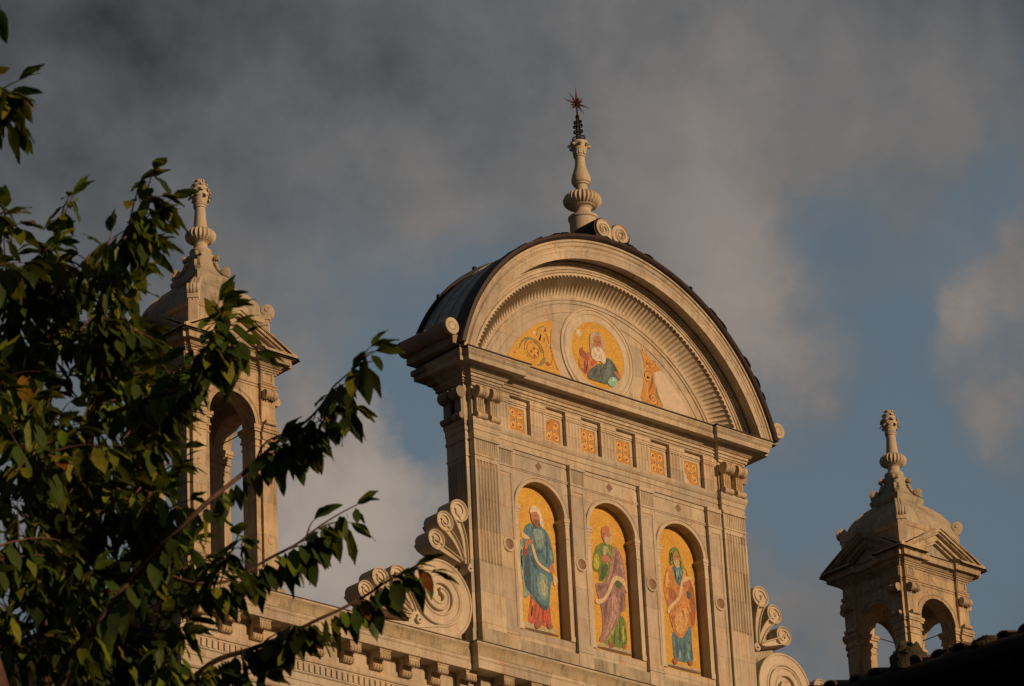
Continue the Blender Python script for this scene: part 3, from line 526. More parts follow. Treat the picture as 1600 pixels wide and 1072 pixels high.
# pilasters between the niches
for i, px in enumerate((-3.285, -1.095, 1.095, 3.285)):
    b = MB(); a = .22
    x0, x1 = px-a, px+a
    if i == 0: x0 = -3.505
    if i == 3: x1 = 3.505
    b.box(x0, x1, .06, .16, .0, .36); b.box(x0-.012, x1+.012, .045, .16, .36, .42)
    # recessed panel: frame + sunk face
    b.box(x0, x0+.07, .06, .16, .42, 4.37); b.box(x1-.07, x1, .06, .16, .42, 4.37)
    b.box(x0+.07, x1-.07, .06, .16, .42, .56); b.box(x0+.07, x1-.07, .06, .16, 4.23, 4.37)
    b.box(x0+.07, x1-.07, .078, .16, .56, 4.23)
    b.box(x0-.015, x1+.015, .04, .16, 4.37, 4.415)
    P = fluted(x0, x1, .055, .16, 8, .022, .03); b.prism(P, 'z', 4.415, 4.77)
    b.box(x0-.02, x1+.02, .03, .16, 4.77, 4.868)
    p_ = part(b, 'pilaster', 'wall')
    cxm = (x0+x1)/2
    b = MB(); b.lathe([(.066, .118), (.050, .122), (.040, .135), (.046, .15), (.046, .178), (.058, .185), (.08, .185)], (cxm, 0, 2.49), 'y', 28, caps=False)
    part(b, 'roundel_frame', 'wall', p_)
    b = MB(); b.lathe([(.045, .0), (.050, .08), (.058, .12)], (cxm, 0, 2.49), 'y', 28, caps=False); part(b, 'roundel', 'roundel', p_)
    b = MB()
    for xx in (x0+.085, x1-.085): b.box(xx-.012, xx+.012, .074, .079, .58, 4.21)
    b.box(x0+.085, x1-.085, .0742, .079, 4.17, 4.20); part(b, 'inlay', 'pink', p_)
# archivolts, jamb strips and imposts
for cx in NC:
    b = MB(); n = 36
    pr = [(NR+.105, YW+.0), (NR+.105, YW-.045), (NR+.085, YW-.055), (NR+.06, YW-.03), (NR+.045, YW-.03), (NR+.02, YW-.022), (NR-.003, YW-.02), (NR-.003, YW+.05)]
    vs = []; fs = []; k = len(pr)
    for i in range(n+1):
        t = pi-pi*i/n
        for r, y in pr: vs.append((cx+r*cos(t), y, NZ+r*sin(t)))
    for i in range(n):
        for j in range(k-1): fs.append((i*k+j, (i+1)*k+j, (i+1)*k+j+1, i*k+j+1))
    b.add(vs, fs)
    for s in (-1, 1):
        xa = cx+s*(NR-.004); xb = cx+s*(NR+.10)
        lo, hi = min(xa, xb), max(xa, xb)
        b.box(lo, hi, YW-.022, YN, NB+.02, 3.04)
        b.box(lo-.012, hi+.006, YW-.035, YN, 3.04, 3.08)
        b.box(lo, hi, YW-.022, YN, 3.08, 3.31)
        inn = -s
        for z0, z1, o in ((3.31, 3.37, .012), (3.37, 3.44, .03), (3.44, 3.53, .05)):
            b.box(lo-(o if inn < 0 else .01), hi+(o if inn > 0 else .01), YW-.022-o*.6, YN, z0, z1)
        b.box(lo-.012, hi+.012, YW-.04, YN, NB-.0, NB+.12)
    part(b, 'niche_frame', 'carved')
# string course and lozenges
b = MB()
for cx in NC:
    b.box(cx-.875, cx+.875, YW-.03, YW+.01, 4.435, 4.46); b.box(cx-.875, cx+.875, YW-.014, YW+.01, 4.40, 4.435)
    b.box(cx-.875, cx+.875, YW-.02, YW+.01, 4.78, 4.868)
part(b, 'string_course', 'wall')
for cx in NC:
    b = MB(); d = .105; b.prism([(cx-d, 4.65), (cx, 4.65-d), (cx+d, 4.65), (cx, 4.65+d)], 'y', YW-.008, YW+.01); part(b, 'lozenge', 'roundel')

# --- mosaics
frnd = random.Random(21)
SHADE = dict(teal=('teal_dark', 'teal_pale'), purple=('purple_dark', 'purple_pale'), orange=('rust', 'peach'), red=('darkred', 'rose'), green=('green_dark', 'lime'), slate=('slate_dark', 'steel'), rose=('darkred', 'peach'), teal_pale=('teal', 'linen'))
def inside(x, z, P, m):
    def pin(x, z):
        c = False; n = len(P)
        for i in range(n):
            (x1, z1), (x2, z2) = P[i], P[i-1]
            if (z1 > z) != (z2 > z) and x < (x2-x1)*(z-z1)/(z2-z1)+x1: c = not c
        return c
    return pin(x-m, z) and pin(x+m, z) and pin(x, z+m) and pin(x, z-m)
def picture(key, parent, yo=0.0, dx=0):
    Y, lst = PICS[key]; subs = []
    for i, (nm, colr, pts) in enumerate(lst):
        y = Y-.004-.0009*i+yo
        P = smoothpoly([(a+dx, c) for a, c in pts], 2 if len(pts) > 4 else 1)
        b = MB(); b.prism(P, 'y', y, Y+.01)
        b.build(nm, M['m_'+colr], parent, 0)
        if colr in SHADE and nm != 'fold' and key in 'abcm':
            for sh, cn_ in zip(SHADE[colr], (9, 6)):
                b = MB(); xs = [p[0] for p in P]; zs = [p[1] for p in P]; H = max(zs)-min(zs); W_ = max(xs)-min(xs)
                tries = 0; made = 0
                while made < cn_ and tries < 120:
                    tries += 1
                    x, z = frnd.uniform(min(xs), max(xs)), frnd.uniform(min(zs)+.25*H, max(zs)); L_ = []
                    a = -pi/2+frnd.uniform(-.35, .35); da = frnd.uniform(-.10, .10)
                    for q in range(int(4+10*frnd.random())):
                        if not inside(x, z, P, .014): break
                        L_.append((x, z)); x += .045*cos(a); z += .045*sin(a); a += da
                    if len(L_) < 4: continue
                    made += 1; n_ = len(L_)-1; wmax = frnd.uniform(.014, .026)
                    ribbon(b, L_, [.004+wmax*sin(pi*min(1, .12+.88*i_/n_)) for i_ in range(n_+1)], y-.0003, .0004)
                if made: b.build('fold_lines', M['m_'+sh], parent, 0)
labs = {'a': 'mosaic of a standing prophet in a blue green mantle and white head cloth with a scroll', 'b': 'mosaic of a bald bearded prophet in a purple mantle over green with a scroll', 'c': 'mosaic of a hooded old prophet in an orange mantle over blue with a scroll'}
for key, cx in zip('abc', NC):
    b = MB(); n = 32
    P = [(cx-NR-.02, NB-.02)]+[(cx+(NR+.02)*cos(pi-pi*i/n), NZ+(NR+.02)*sin(pi-pi*i/n)) for i in range(n+1)]+[(cx+NR+.02, NB-.02)]
    b.prism(P, 'y', YN, YN+.04)
    g = part(b, 'niche_mosaic', 'gold', label=labs[key], smooth=0)
    picture(key, g)

# --- entablature of the attic
b = MB()
b.cornice(attic_path(), [(-.12, 4.87), (.0, 4.87), (.0, 5.02), (.018, 5.022), (.018, 5.15), (.030, 5.155), (.055, 5.20), (.070, 5.235), (.070, 5.29), (.03, 5.31), (-.12, 5.31)])
part(b, 'architrave', 'marble')
b = MB()
b.box(-3.48, 3.48, .22, .45, 5.31, 6.17)
b.box(-3.48, 3.48, .175, .23, 6.02, 6.06); b.box(-3.48, 3.48, .15, .23, 6.06, 6.10); b.box(-3.48, 3.48, .165, .23, 6.10, 6.168)
for s in (-1, 1):
    x0, x1 = sorted((s*3.50, s*4.25))
    P = fluted(x0+.01, x1, .05, .3, 6, .03, .05); b.prism(P, 'z', 5.312, 6.10); b.box(x0, x1, .0, .3, 6.10, 6.168)
    xa, xb = sorted((s*4.20, s*4.36)); b.box(xa, xb, .17, .80, 5.312, 6.168)
part(b, 'frieze', 'marble')
for k in range(-3, 4):
    b = MB(); cx = k*1.097; x0, x1 = cx-.215, cx+.215
    if abs(k) == 3: x0, x1 = (x0-.02, x1-.01) if k < 0 else (x0+.01, x1+.02)
    P = fluted(x0, x1, .10, .23, 4, .020, .02); b.prism(P, 'z', 5.312, 5.985)
    b.box(x0-.01, x1+.01, .088, .23, 5.985, 6.02); b.box(x0-.02, x1+.02, .075, .23, 6.02, 6.07); b.box(x0-.035, x1+.035, .06, .23, 6.07, 6.10); b.box(x0-.03, x1+.03, .068, .23, 6.10, 6.166)
    part(b, 'frieze_pilaster', 'marble')
def spiral(cx, cz, r0, r1, a0, turns, n=26, sx=1):
    return [(cx+sx*(r0+(r1-r0)*i/n)*cos(a0+turns*2*pi*i/n), cz+(r0+(r1-r0)*i/n)*sin(a0+turns*2*pi*i/n)) for i in range(n+1)]
for k in range(6):
    cx = -2.7425+1.097*k
    w_, z0, z1 = .22, 5.40, 5.965
    b = MB()   # frame round the panel
    b.box(cx-.30, cx-w_, .198, .23, 5.33, 6.015); b.box(cx+w_, cx+.30, .198, .23, 5.33, 6.015); b.box(cx-w_, cx+w_, .198, .23, 5.33, z0); b.box(cx-w_, cx+w_, .198, .23, z1, 6.015)
    fr = part(b, 'panel_frame', 'marble')
    b = MB(); b.box(cx-w_, cx+w_, .213, .23, z0, z1); gp = b.build('gold_panel', M['m_panel'], fr, 0)
    b = MB(); cz = (z0+z1)/2
    for sx in (-1, 1):
        for sz in (-1, 1):
            if k == 5 and sx < 0 and sz < 0: continue
            if k == 1 and sx < 0 and sz > 0: continue
            ptl = [(cx+sx*(.105+(p[0])), cz+sz*(.155+p[1])) for p in spiral(0, 0, .088, .030, -pi*.9, 1.25)]
            ribbon(b, ptl, .024, .213, .006)
            ribbon(b, [(cx+sx*.02, cz+sz*.01), (cx+sx*.055, cz+sz*.04), (cx+sx*.045, cz+sz*.08), (cx+sx*.02, cz+sz*.13)], .02, .213, .0055)
    ribbon(b, [(cx-w_+.015, z0+.015), (cx-w_+.015, z1-.015), (cx+w_-.015, z1-.015), (cx+w_-.015, z0+.015), (cx-w_+.015, z0+.015)], .011, .213, .004)
    b.build('scrollwork', M['m_scroll_gold'], fr, 0)
    for sx in (-1, 1):
        for sz in (-1, 1):
            b = MB(); b.prism([(cx+sx*.105+.026*cos(t*pi/4), cz+sz*.155+.03*sin(t*pi/4)) for t in range(8)], 'y', .2085, .2125)
            b.build('flower', M['m_darkred'], fr, 0)
    b = MB()
    for q in range(3):
        b.prism([(cx+.05*(q-1)+.016*cos(t*pi/3), cz-.005+.03*sin(t*pi/3)) for t in range(6)], 'y', .209, .2125)
    b.build('leaf', M['m_green_grey'], fr, 0)
    if k in (1, 5):
        b = MB()
        q = [(cx-.215, z1-.01), (cx-.215, z1-.09), (cx-.14, z1-.05), (cx-.02, z1-.01)] if k == 1 else [(cx-.215, z0+.02), (cx-.215, z0+.27), (cx-.16, z0+.22), (cx-.12, z0+.12), (cx-.05, z0+.02)]
        b.prism(q, 'y', .207, .2128); o_ = b.build('bare_patch', M['plaster'], fr, 0)
# bed mouldings and corona
BED = [(-.12, 6.17), (.03, 6.17), (.045, 6.20), (.075, 6.205), (.085, 6.25), (.12, 6.262), (.13, 6.32), (.165, 6.33), (.19, 6.37), (.24, 6.40), (.26, 6.435), (.27, 6.452), (-.12, 6.452)]
b = MB(); b.cornice(attic_path(), BED); part(b, 'bed_moulding', 'marble')
COR = [(-.12, 6.455), (.44, 6.455), (.45, 6.44), (.485, 6.44), (.49, 6.455), (.49, 6.56), (.505, 6.565), (.505, 6.585), (.52, 6.59), (.535, 6.62), (.555, 6.665), (.562, 6.67), (.562, 6.70), (.50, 6.705), (-.12, 6.71)]
b = MB(); b.cornice(attic_path(), COR); part(b, 'cornice', 'marble')
b = MB(); b.cornice(attic_path(), [(-.05, 6.714), (.585, 6.709), (.585, 6.735), (-.05, 6.742)])
b.box(-4.36, 4.36, .1, .82, 6.715, 6.737); part(b, 'cornice_flashing', 'lead')
# consoles of the corner bays
def console(b, ax, c, half, yo):
    """upper and lower rolls joined by a fluted strap; ax 'x' = on the front, 'y' = on the flank"""
    for z, r in ((5.925, .140), (5.352, .082)):
        h = half; pr = [(-h, 0), (-h, r*.62), (-h+.006, r), (-h*.42, r), (-h*.30, r*.86), (-h*.12, r*.86), (0, r*.98), (h*.12, r*.86), (h*.30, r*.86), (h*.42, r), (h-.006, r), (h, r*.62), (h, 0)]
        o = (c, yo+(.03 if r < .1 else 0), z) if ax == 'x' else (yo, c, z)
        b.lathe(pr, o, ax, 22, caps=False)
for s in (-1, 1):
    for c in (4.075, 3.665):
        b = MB(); console(b, 'x', s*c, .148, -.095)
        P = fluted(s*c-.11, s*c+.11, -.07, .06, 3, .03, .02); b.prism(P, 'z', 5.40, 5.82)
        part(b, 'console', 'ochre_marble')
    for c in (.28, .66):
        b = MB(); console(b, 'y', c, .15, s*4.46)
        xa, xb = sorted((s*4.36, s*4.45)); b.box(xa, xb, c-.11, c+.11, 5.40, 5.82)
        part(b, 'console', 'shaded_side')

# --- the great arch
ZC = 6.72
def rings(b, prof, n=96, zc=ZC, t0=0, t1=1):
    k = len(prof); vs = []; fs = []
    for i in range(n+1):
        t = t0+(t1-t0)*i/n
        for r, z, y in prof:
            a = asin((zc-z)/r); th = (pi-a)+(2*a-pi)*t
            vs.append((r*cos(th), y, z+r*sin(th)))
    for i in range(n):
        for j in range(k-1): fs.append((i*k+j, (i+1)*k+j, (i+1)*k+j+1, i*k+j+1))
    fs += [tuple(range(k)), tuple(n*k+j for j in range(k))]
    b.add(vs, fs)
b = MB()
rings(b, [(5.04, 5.49, .78), (5.04, 5.49, -.495), (5.035, 5.49, -.51), (4.985, 5.485, -.515), (4.975, 5.485, -.48), (4.93, 5.46, -.465), (4.915, 5.45, -.43), (4.895, 5.44, -.455), (4.885, 5.43, -.485), (4.855, 5.40, -.485), (4.845, 5.39, -.47), (4.815, 5.36, -.465), (4.80, 5.33, -.46), (4.765, 5.30, -.46), (4.77, 5.30, -.43), (4.80, 5.30, -.42), (4.83, 5.30, -.12), (4.90, 5.30, .78)])
part(b, 'arch_cornice', 'marble')
b = MB()
rings(b, [(4.86, 5.30, .5), (4.829, 5.30, -.10), (4.80, 5.31, -.135), (4.745, 5.32, -.14), (4.74, 5.32, -.105), (4.675, 5.34, -.10), (4.665, 5.34, -.075), (4.65, 5.345, -.07), (4.58, 5.36, -.085), (4.565, 5.36, -.055), (4.50, 5.385, -.045), (4.49, 5.39, -.075), (4.47, 5.40, -.08), (4.455, 5.40, -.05), (4.455, 5.40, .4)])
part(b, 'arch_moulding', 'marble')
# scalloped shell cove
b = MB(); NF = 90; per = 10; n = NF*per; K = 13
vs = []; fs = []
for i in range(n+1):
    t = i/n; ph = (i % per)/per; s_ = sqrt(max(0, 1-(2*ph-1)**2)); g = s_**1.1      # 1 in the middle of a flute, 0 on the rib
    rs = 4.335+.075*s_
    for j in range(K):
        if j == 0: r2, y2, z = 4.47, -.054, 5.40
        elif j == 1: r2, y2, z = rs, -.052, 5.40
        elif j == 2: r2, y2, z = rs, -.052+.075*g, 5.40
        else:
            q = (j-2)/(K-3); r2 = rs+(3.99-rs)*q; z = 5.40-.05*q
            y2 = -.052+.075*g*(1-q)**.7+.352*sin(q*pi/2)**1.05
        a = asin((ZC-z)/r2); th = (pi-a)+(2*a-pi)*t
        vs.append((r2*cos(th), y2, z+r2*sin(th)))
for i in range(n):
    for j in range(K-1): fs.append((i*K+j, (i+1)*K+j, (i+1)*K+j+1, i*K+j+1))
b.add(vs, fs); part(b, 'shell_cove', 'carved', smooth=50)
# tympanum with its mouldings
b = MB(); m_ = 64; r = 4.45; z = 5.4; a = asin((ZC-z)/r)
P = [(r*cos((pi-a)+(2*a-pi)*i/m_), z+r*sin((pi-a)+(2*a-pi)*i/m_)) for i in range(m_+1)]
b.prism(P, 'y', .30, .5)
rings(b, [(4.01, 5.355, .32), (3.985, 5.355, .265), (3.955, 5.352, .262), (3.945, 5.352, .285), (3.90, 5.35, .288), (3.89, 5.35, .275), (3.87, 5.35, .275), (3.86, 5.35, .31)], 90)
rings(b, [(3.70, 5.34, .31), (3.69, 5.34, .285), (3.66, 5.34, .283), (3.65, 5.34, .31)], 90)
part(b, 'tympanum', 'marble')
b = MB(); MXX, MZ = 0.0, 8.02
b.lathe([(.31, 1.175), (.265, 1.165), (.262, 1.13), (.285, 1.115), (.286, 1.08), (.262, 1.06), (.258, 1.03), (.278, 1.01), (.284, .93), (.270, .90), (.268, .85), (.272, .83), (.30, .822)], (MXX, 0, MZ), 'y', 72, caps=False)
part(b, 'medallion_frame', 'carved')
b = MB(); b.prism([(MXX+.83*cos(i*pi/32), MZ+.83*sin(i*pi/32)) for i in range(64)], 'y', .277, .298)
g = part(b, 'medallion_mosaic', 'gold', label='round mosaic of an old man with a long white beard, raised hand and globe', smooth=0); 
picture('m', g)
for key, gk, lab in (('l', 'lg', 'triangular gold mosaic of curling foliage'), ('r', 'rg', 'triangular gold mosaic with its right half lost to bare plaster')):
    b = MB(); nm, colr, pts = PICS[gk][1][0]; b.prism(smoothpoly(pts, 1), 'y', .293, .302)
    g = b.build('spandrel_mosaic', M['m_'+colr], church, 0); g['label'] = lab
    if key == 'r':
        b = MB(); b.prism(PICS[gk][1][1][2], 'y', .2965, .302); b.build('bare_plaster', M['plaster'], g, 0)
    picture(key, g, -.003)
    if key == 'r':
        pc = PICS['r'][1][0][2]; rx, rz = sum(p[0] for p in pc)/4, sum(p[1] for p in pc)/4
        b = MB()
        for (p, q, r0, a0, tn) in ((.02, .0, .13, .5, 1.3), (.16, .40, .12, 2.2, 1.2), (.12, -.52, .13, 4, 1.2), (-.08, .74, .06, 1, 1.1)): ribbon(b, spiral(rx+p, rz+q, r0, .03, a0, tn, 22), .017, .2925, .005)
        ribbon(b, [(rx-.10, rz-.62), (rx-.04, rz-.35), (rx-.13, rz-.1), (rx-.08, rz+.2), (rx+.04, rz+.32), (rx-.06, rz+.55), (rx-.14, rz+.8)], .018, .2925, .004)
        b.build('tendril', M['m_scroll_gold'], g, 0)
        b = MB()
        for (p, q, r0, a0, tn) in ((.02, .0, .16, .9, .9), (.16, .40, .15, 2.6, .8), (.12, -.52, .17, 4.4, .9)): ribbon(b, spiral(rx+p, rz+q, r0, .09, a0, tn, 22), .014, .2925, .004)
        b.build('tendril', M['m_rust'], g, 0)
    if key == 'l':
        cx0, cz0 = [sum(q)/4 for q in zip(*[PICS['l'][1][i][2][0] for i in (4, 5, 6, 7)])]
        b = MB(); ribbon(b, spiral(cx0, cz0, .235, .16, 0, 1.1, 40), .018, .293, .006); ribbon(b, spiral(cx0, cz0, .34, .26, -1.0, .8, 30), .022, .293, .005)
        ribbon(b, [(cx0+.34, cz0-.2), (cx0+.52, cz0-.22), (cx0+.62, cz0+.02), (cx0+.50, cz0+.30), (cx0+.44, cz0+.55)], .02, .293, .006)
        ribbon(b, [(cx0+.75, cz0-.30), (cx0+.58, cz0+.0), (cx0+.55, cz0+.3), (cx0+.60, cz0+.7)], .018, .293, .005)
        b.build('tendril', M['m_rust'], g, 0)
        b = MB(); ribbon(b, [(cx0+p, cz0+q) for p, q in ((-.44, -.06), (-.42, .0), (-.35, .14), (-.23, .25), (-.1, .29), (0, .28), (.11, .23), (.23, .13), (.33, -.02))], [.02, .03, .045, .05, .05, .04, .035, .03, .02], .2925, .006)
        ribbon(b, [(cx0+p, cz0+q) for p, q in ((.12, .42), (.16, .56), (.24, .66), (.34, .70), (.44, .66))], .022, .2925, .005)
        ribbon(b, [(cx0+p, cz0+q) for p, q in ((.1, -.34), (.22, -.30), (.32, -.20), (.36, -.08))], .03, .2925, .005)
        b.build('leaf_scroll', M['m_green_grey'], g, 0)
        b = MB()
        for (p, q, r0, a0) in ((.42, .62, .11, 0), (.52, .12, .10, 2), (.62, -.42, .10, 1), (-.30, -.12, .10, 3)): ribbon(b, spiral(cx0+p, cz0+q, r0, .03, a0, 1.2, 20), .014, .2925, .005)
        b.build('tendril', M['m_scroll_gold'], g, 0)
# --- lead roof behind the arch
b = MB()
rings(b, [(5.05, 5.49, -.10), (5.05, 5.49, -.575), (5.085, 5.49, -.60), (5.16, 5.49, -.585), (5.175, 5.49, -.30), (5.15, 5.49, -.10)], 90, 6.78)
for q in range(26):     # lifted and split edges of the sheet
    a = radians(24+rnd.random()*132); L_ = .10+.22*rnd.random(); h = .015+.03*rnd.random()
    vs = []
    for k in range(4):
        t = a+L_/5.1*(k/3); rr = 5.165+h*sin(pi*k/3)
        vs += [(rr*cos(t), -.605, 5.49+rr*sin(t)), (rr*cos(t), -.35, 5.49+rr*sin(t))]
    b.add(vs, [(0, 2, 3, 1), (2, 4, 5, 3), (4, 6, 7, 5)])
part(b, 'roof_flashing', 'lead')
b = MB(); rings(b, [(5.03, 5.49, 1.26), (5.03, 5.49, -.12), (5.115, 5.49, -.12), (5.115, 5.49, 1.26)], 60, 6.9)
bk = [(5.03*cos(pi*i/48), 5.49+5.03*sin(pi*i/48)) for i in range(49) if 5.49+5.03*sin(pi*i/48) > 6.9]; b.prism(bk, 'y', .8, 1.2)
rf = part(b, 'roof', 'copper')
for yy in (.35, .80):
    b = MB(); rings(b, [(5.10, 5.49, yy-.025), (5.14, 5.49, yy-.02), (5.14, 5.49, yy+.02), (5.10, 5.49, yy+.025)], 60, 6.95); part(b, 'standing_seam', 'copper', rf)
b = MB(); rings(b, [(5.0, 5.49, 1.32), (5.0, 5.49, 1.22), (5.20, 5.49, 1.22), (5.20, 5.49, 1.32)], 60, 6.85)
for q in range(9):
    a = radians(25+130*q/8+rnd.random()*4); b.box(5.2*cos(a)-.04, 5.2*cos(a)+.04, 1.23, 1.31, 5.49+5.2*sin(a)-.03, 5.49+5.2*sin(a)+.05)
part(b, 'rear_flashing', 'iron', rf)
# cornice returns behind (deep flanks under the roof) and the end rolls
for s in (-1, 1):
    b = MB()
    Pp = [(s*4.37, .80), (s*4.37, 1.2)]
    xa, xb = sorted((s*3.9, s*4.37)); b.box(xa, xb, .80, 1.02, 6.0, 6.17)
    for (z0, z1, o) in ((6.17, 6.26, .09), (6.26, 6.34, .13), (6.34, 6.45, .24), (6.455, 6.58, .49), (6.58, 6.70, .55)):
        xa, xb = sorted((s*3.9, s*(4.37+o))); b.box(xa, xb, .815, .95+o*.65, z0, z1)
    part(b, 'rear_cornice', 'shaded_side')
for s in (-1, 1):
    b = MB(); r = .20
    b.lathe([(-.44, 0), (-.44, r*.35), (-.452, r*.5), (-.44, r*.66), (-.455, r*.8), (-.44, r*.97), (-.42, r), (.2, r*.97), (.32, r*.86), (.36, r*.86), (.38, r*.95), (.42, r*.95), (.44, r*.86), (.48, r*.86), (.6, r*.97), (1.24, r*1.03), (1.26, 0)], (s*5.16, 0, 7.14), 'y', 30, caps=False)
    xa, xb = sorted((s*4.78, s*5.12)); b.box(xa, xb, -.40, 1.2, 6.76, 6.98)
    part(b, 'end_roll', 'shaded_side')
    b = MB(); b.lathe([(-.445, 0), (-.446, r*.2), (-.458, r*.34), (-.446, r*.5), (-.446, r*.6), (-.462, r*.78), (-.45, r*.98), (-.42, r*1.012), (-.38, r*1.012)], (s*5.16, 0, 7.14), 'y', 30, caps=False); part(b, 'roll_end', 'carved')

# --- double scroll and finial on the crown
acr = MB()
for s in (-1, 1):
    acr.xf = None if s < 0 else mirror(0)
    P = spiral(-.285, 10.93, .245, .05, -pi*.35, 1.9, 52)
    band(acr, P[::1], [.14-.08*i/52 for i in range(53)], -.47, .25, .022, .03, .03)
acr.xf = None
for s in (-1, 1): acr.lathe([(-.445, 0), (-.445, .2), (-.42, .235), (.15, .22), (.3, 0)], (s*.285, 0, 10.93), 'y', 24, caps=False)
acr.prism([(-.2, 10.62), (.2, 10.62), (.12, 10.85), (0, 11.0), (-.12, 10.85)], 'y', -.42, .2)
ac = part(acr, 'crown_scroll', 'carved')
b = MB()
for s in (-1, 1):
    P = [(s*.285+.275*cos(t), 10.93+.275*sin(t)) for t in [radians(a if s > 0 else 180-a) for a in range(-40, 140, 12)]]
    ribbon(b, P, .03, .24, .68)
b.box(-.66, .66, -.58, .2, 10.618, 10.655)
part(b, 'scroll_flashing', 'lead', ac)
FX, FY = 0.0, .5
b = MB()
b.lathe([(10.4, .33), (11.60, .33), (11.62, .36), (11.68, .36), (11.70, .33), (11.73, .27), (11.80, .20), (11.88, .19)], (FX, FY, 0), 'z', 40)
fin = part(b, 'finial', 'carved')
b = MB()
b.lathe([(11.80, .19), (11.88, .19), (11.93, .23), (11.945, .30), (11.965, .31), (11.975, .28)], (FX, FY, 0), 'z', 40, caps=False)
b.lathe([(11.955, .22), (11.96, .30), (12.0, .40), (12.06, .452), (12.13, .465), (12.20, .44), (12.27, .37), (12.32, .27), (12.34, .17), (12.36, .14)], (FX, FY, 0), 'z', 168, (28, .09, 11.97, 12.31), caps=False)
part(b, 'fluted_bowl', 'carved', fin)
b = MB()
b.lathe([(12.33, .15), (12.40, .145), (12.52, .15), (12.54, .19), (12.57, .19), (12.60, .225), (12.68, .235), (12.78, .215), (12.92, .165), (13.05, .130), (13.20, .118), (13.27, .125), (13.29, .15), (13.32, .15), (13.34, .13), (13.40, .15), (13.5, .185), (13.62, .215), (13.68, .21), (13.69, .0)], (FX, FY, 0), 'z', 32, caps=False)
part(b, 'baluster_shaft', 'carved', fin)
def curl_leaf(b, cx, cy, z0, r0, h, out, wd, ang, th=.02, n=7):
    vs = []
    c, s_ = cos(ang), sin(ang)
    for i in range(n+1):
        t = i/n; rr = r0+out*(t**2.2)*1.0; z = z0+h*sin(min(1, t*1.15)*pi*.62)/sin(pi*.62) if t < .87 else z0+h*(1-(t-.87)*2.2)
        ww = wd*(.75+.5*sin(pi*t))*(1 if t < .85 else .8)
        for o, k in ((-ww/2, 0), (0, .35), (ww/2, 0)):
            for d in (0, th):
                q = rr-d+k*th; vs.append((cx+c*q-s_*o, cy+s_*q+c*o, z))
    fs = []
    for i in range(n):
        a = i*6; e_ = a+6
        fs += [(a, a+2, e_+2, e_), (a+2, a+4, e_+4, e_+2), (a+1, e_+1, e_+3, a+3), (a+3, e_+3, e_+5, a+5), (a, e_, e_+1, a+1), (a+4, a+5, e_+5, e_+4)]
    fs.append((n*6, n*6+2, n*6+4, n*6+5, n*6+3, n*6+1))
    b.add(vs, fs)
b = MB()
for k in range(8):
    curl_leaf(b, FX, FY, 13.34, .155, .27, .085, .10, k*pi/4+.2)
    b.lathe([(-.035, 0), (-.02, .035), (.02, .035), (.035, 0)], (FX+.245*cos(k*pi/4+.2), FY+.245*sin(k*pi/4+.2), 13.575), 'z', 8, caps=False)
part(b, 'leaf_capital', 'carved', fin)
b = MB()
b.tube([(FX, FY, 13.6), (FX, FY, 14.62)], .022, 8)
for k in range(4):
    a = k*pi/2+.5
    for (z, rr, sg) in ((13.80, .075, 1), (13.98, .05, 1), (14.12, .05, -1), (14.24, .04, 1)):
        pts = []
        for i in range(18):
            t = i/17; q = rr*(1-.7*t); th = -pi/2*sg+t*2.6*pi*sg
            cx_ = .03+rr*.75; pts.append((FX+cos(a)*(cx_+q*cos(th)*1.0), FY+sin(a)*(cx_+q*cos(th)), z+q*sin(th)))
        b.tube(pts, .017, 5)
    b.tube([(FX+cos(a)*.16, FY+sin(a)*.16, 13.66), (FX+cos(a)*.06, FY+sin(a)*.06, 13.8), (FX+cos(a)*.05, FY+sin(a)*.05, 14.1), (FX+cos(a)*.03, FY+sin(a)*.03, 14.35)], .013, 5)
b.lathe([(14.33, .02), (14.36, .05), (14.40, .05), (14.44, .02)], (FX, FY, 0), 'z', 10)
part(b, 'iron_scrollwork', 'iron', fin)
b = MB(); sz = 14.74
def spike(b, d, l, w_, c=(FX, FY, sz)):
    d = Vector(d).normalized(); o = d.orthogonal().normalized(); p = d.cross(o); c = Vector(c)
    vs = [c+o*w_, c+p*w_, c-o*w_, c-p*w_, c+d*l]; b.add(vs, [(0, 1, 4), (1, 2, 4), (2, 3, 4), (3, 0, 4)])
for k in range(8):
    a = k*pi/4; l = (.46 if k % 2 == 0 else .35)
    if k == 6: continue
    spike(b, (cos(a), 0, sin(a)), l, .036)
for k in range(26):
    zz = 1-2*(k+.5)/26; q = sqrt(1-zz*zz); t = k*2.399
    spike(b, (q*cos(t), q*sin(t), zz), .17, .045)
b.lathe([(-.10, 0), (-.08, .05), (0, .09), (.08, .05), (.10, 0)], (FX, FY, sz), 'z', 12, caps=False)
part(b, 'star', 'rusty', fin, smooth=0)

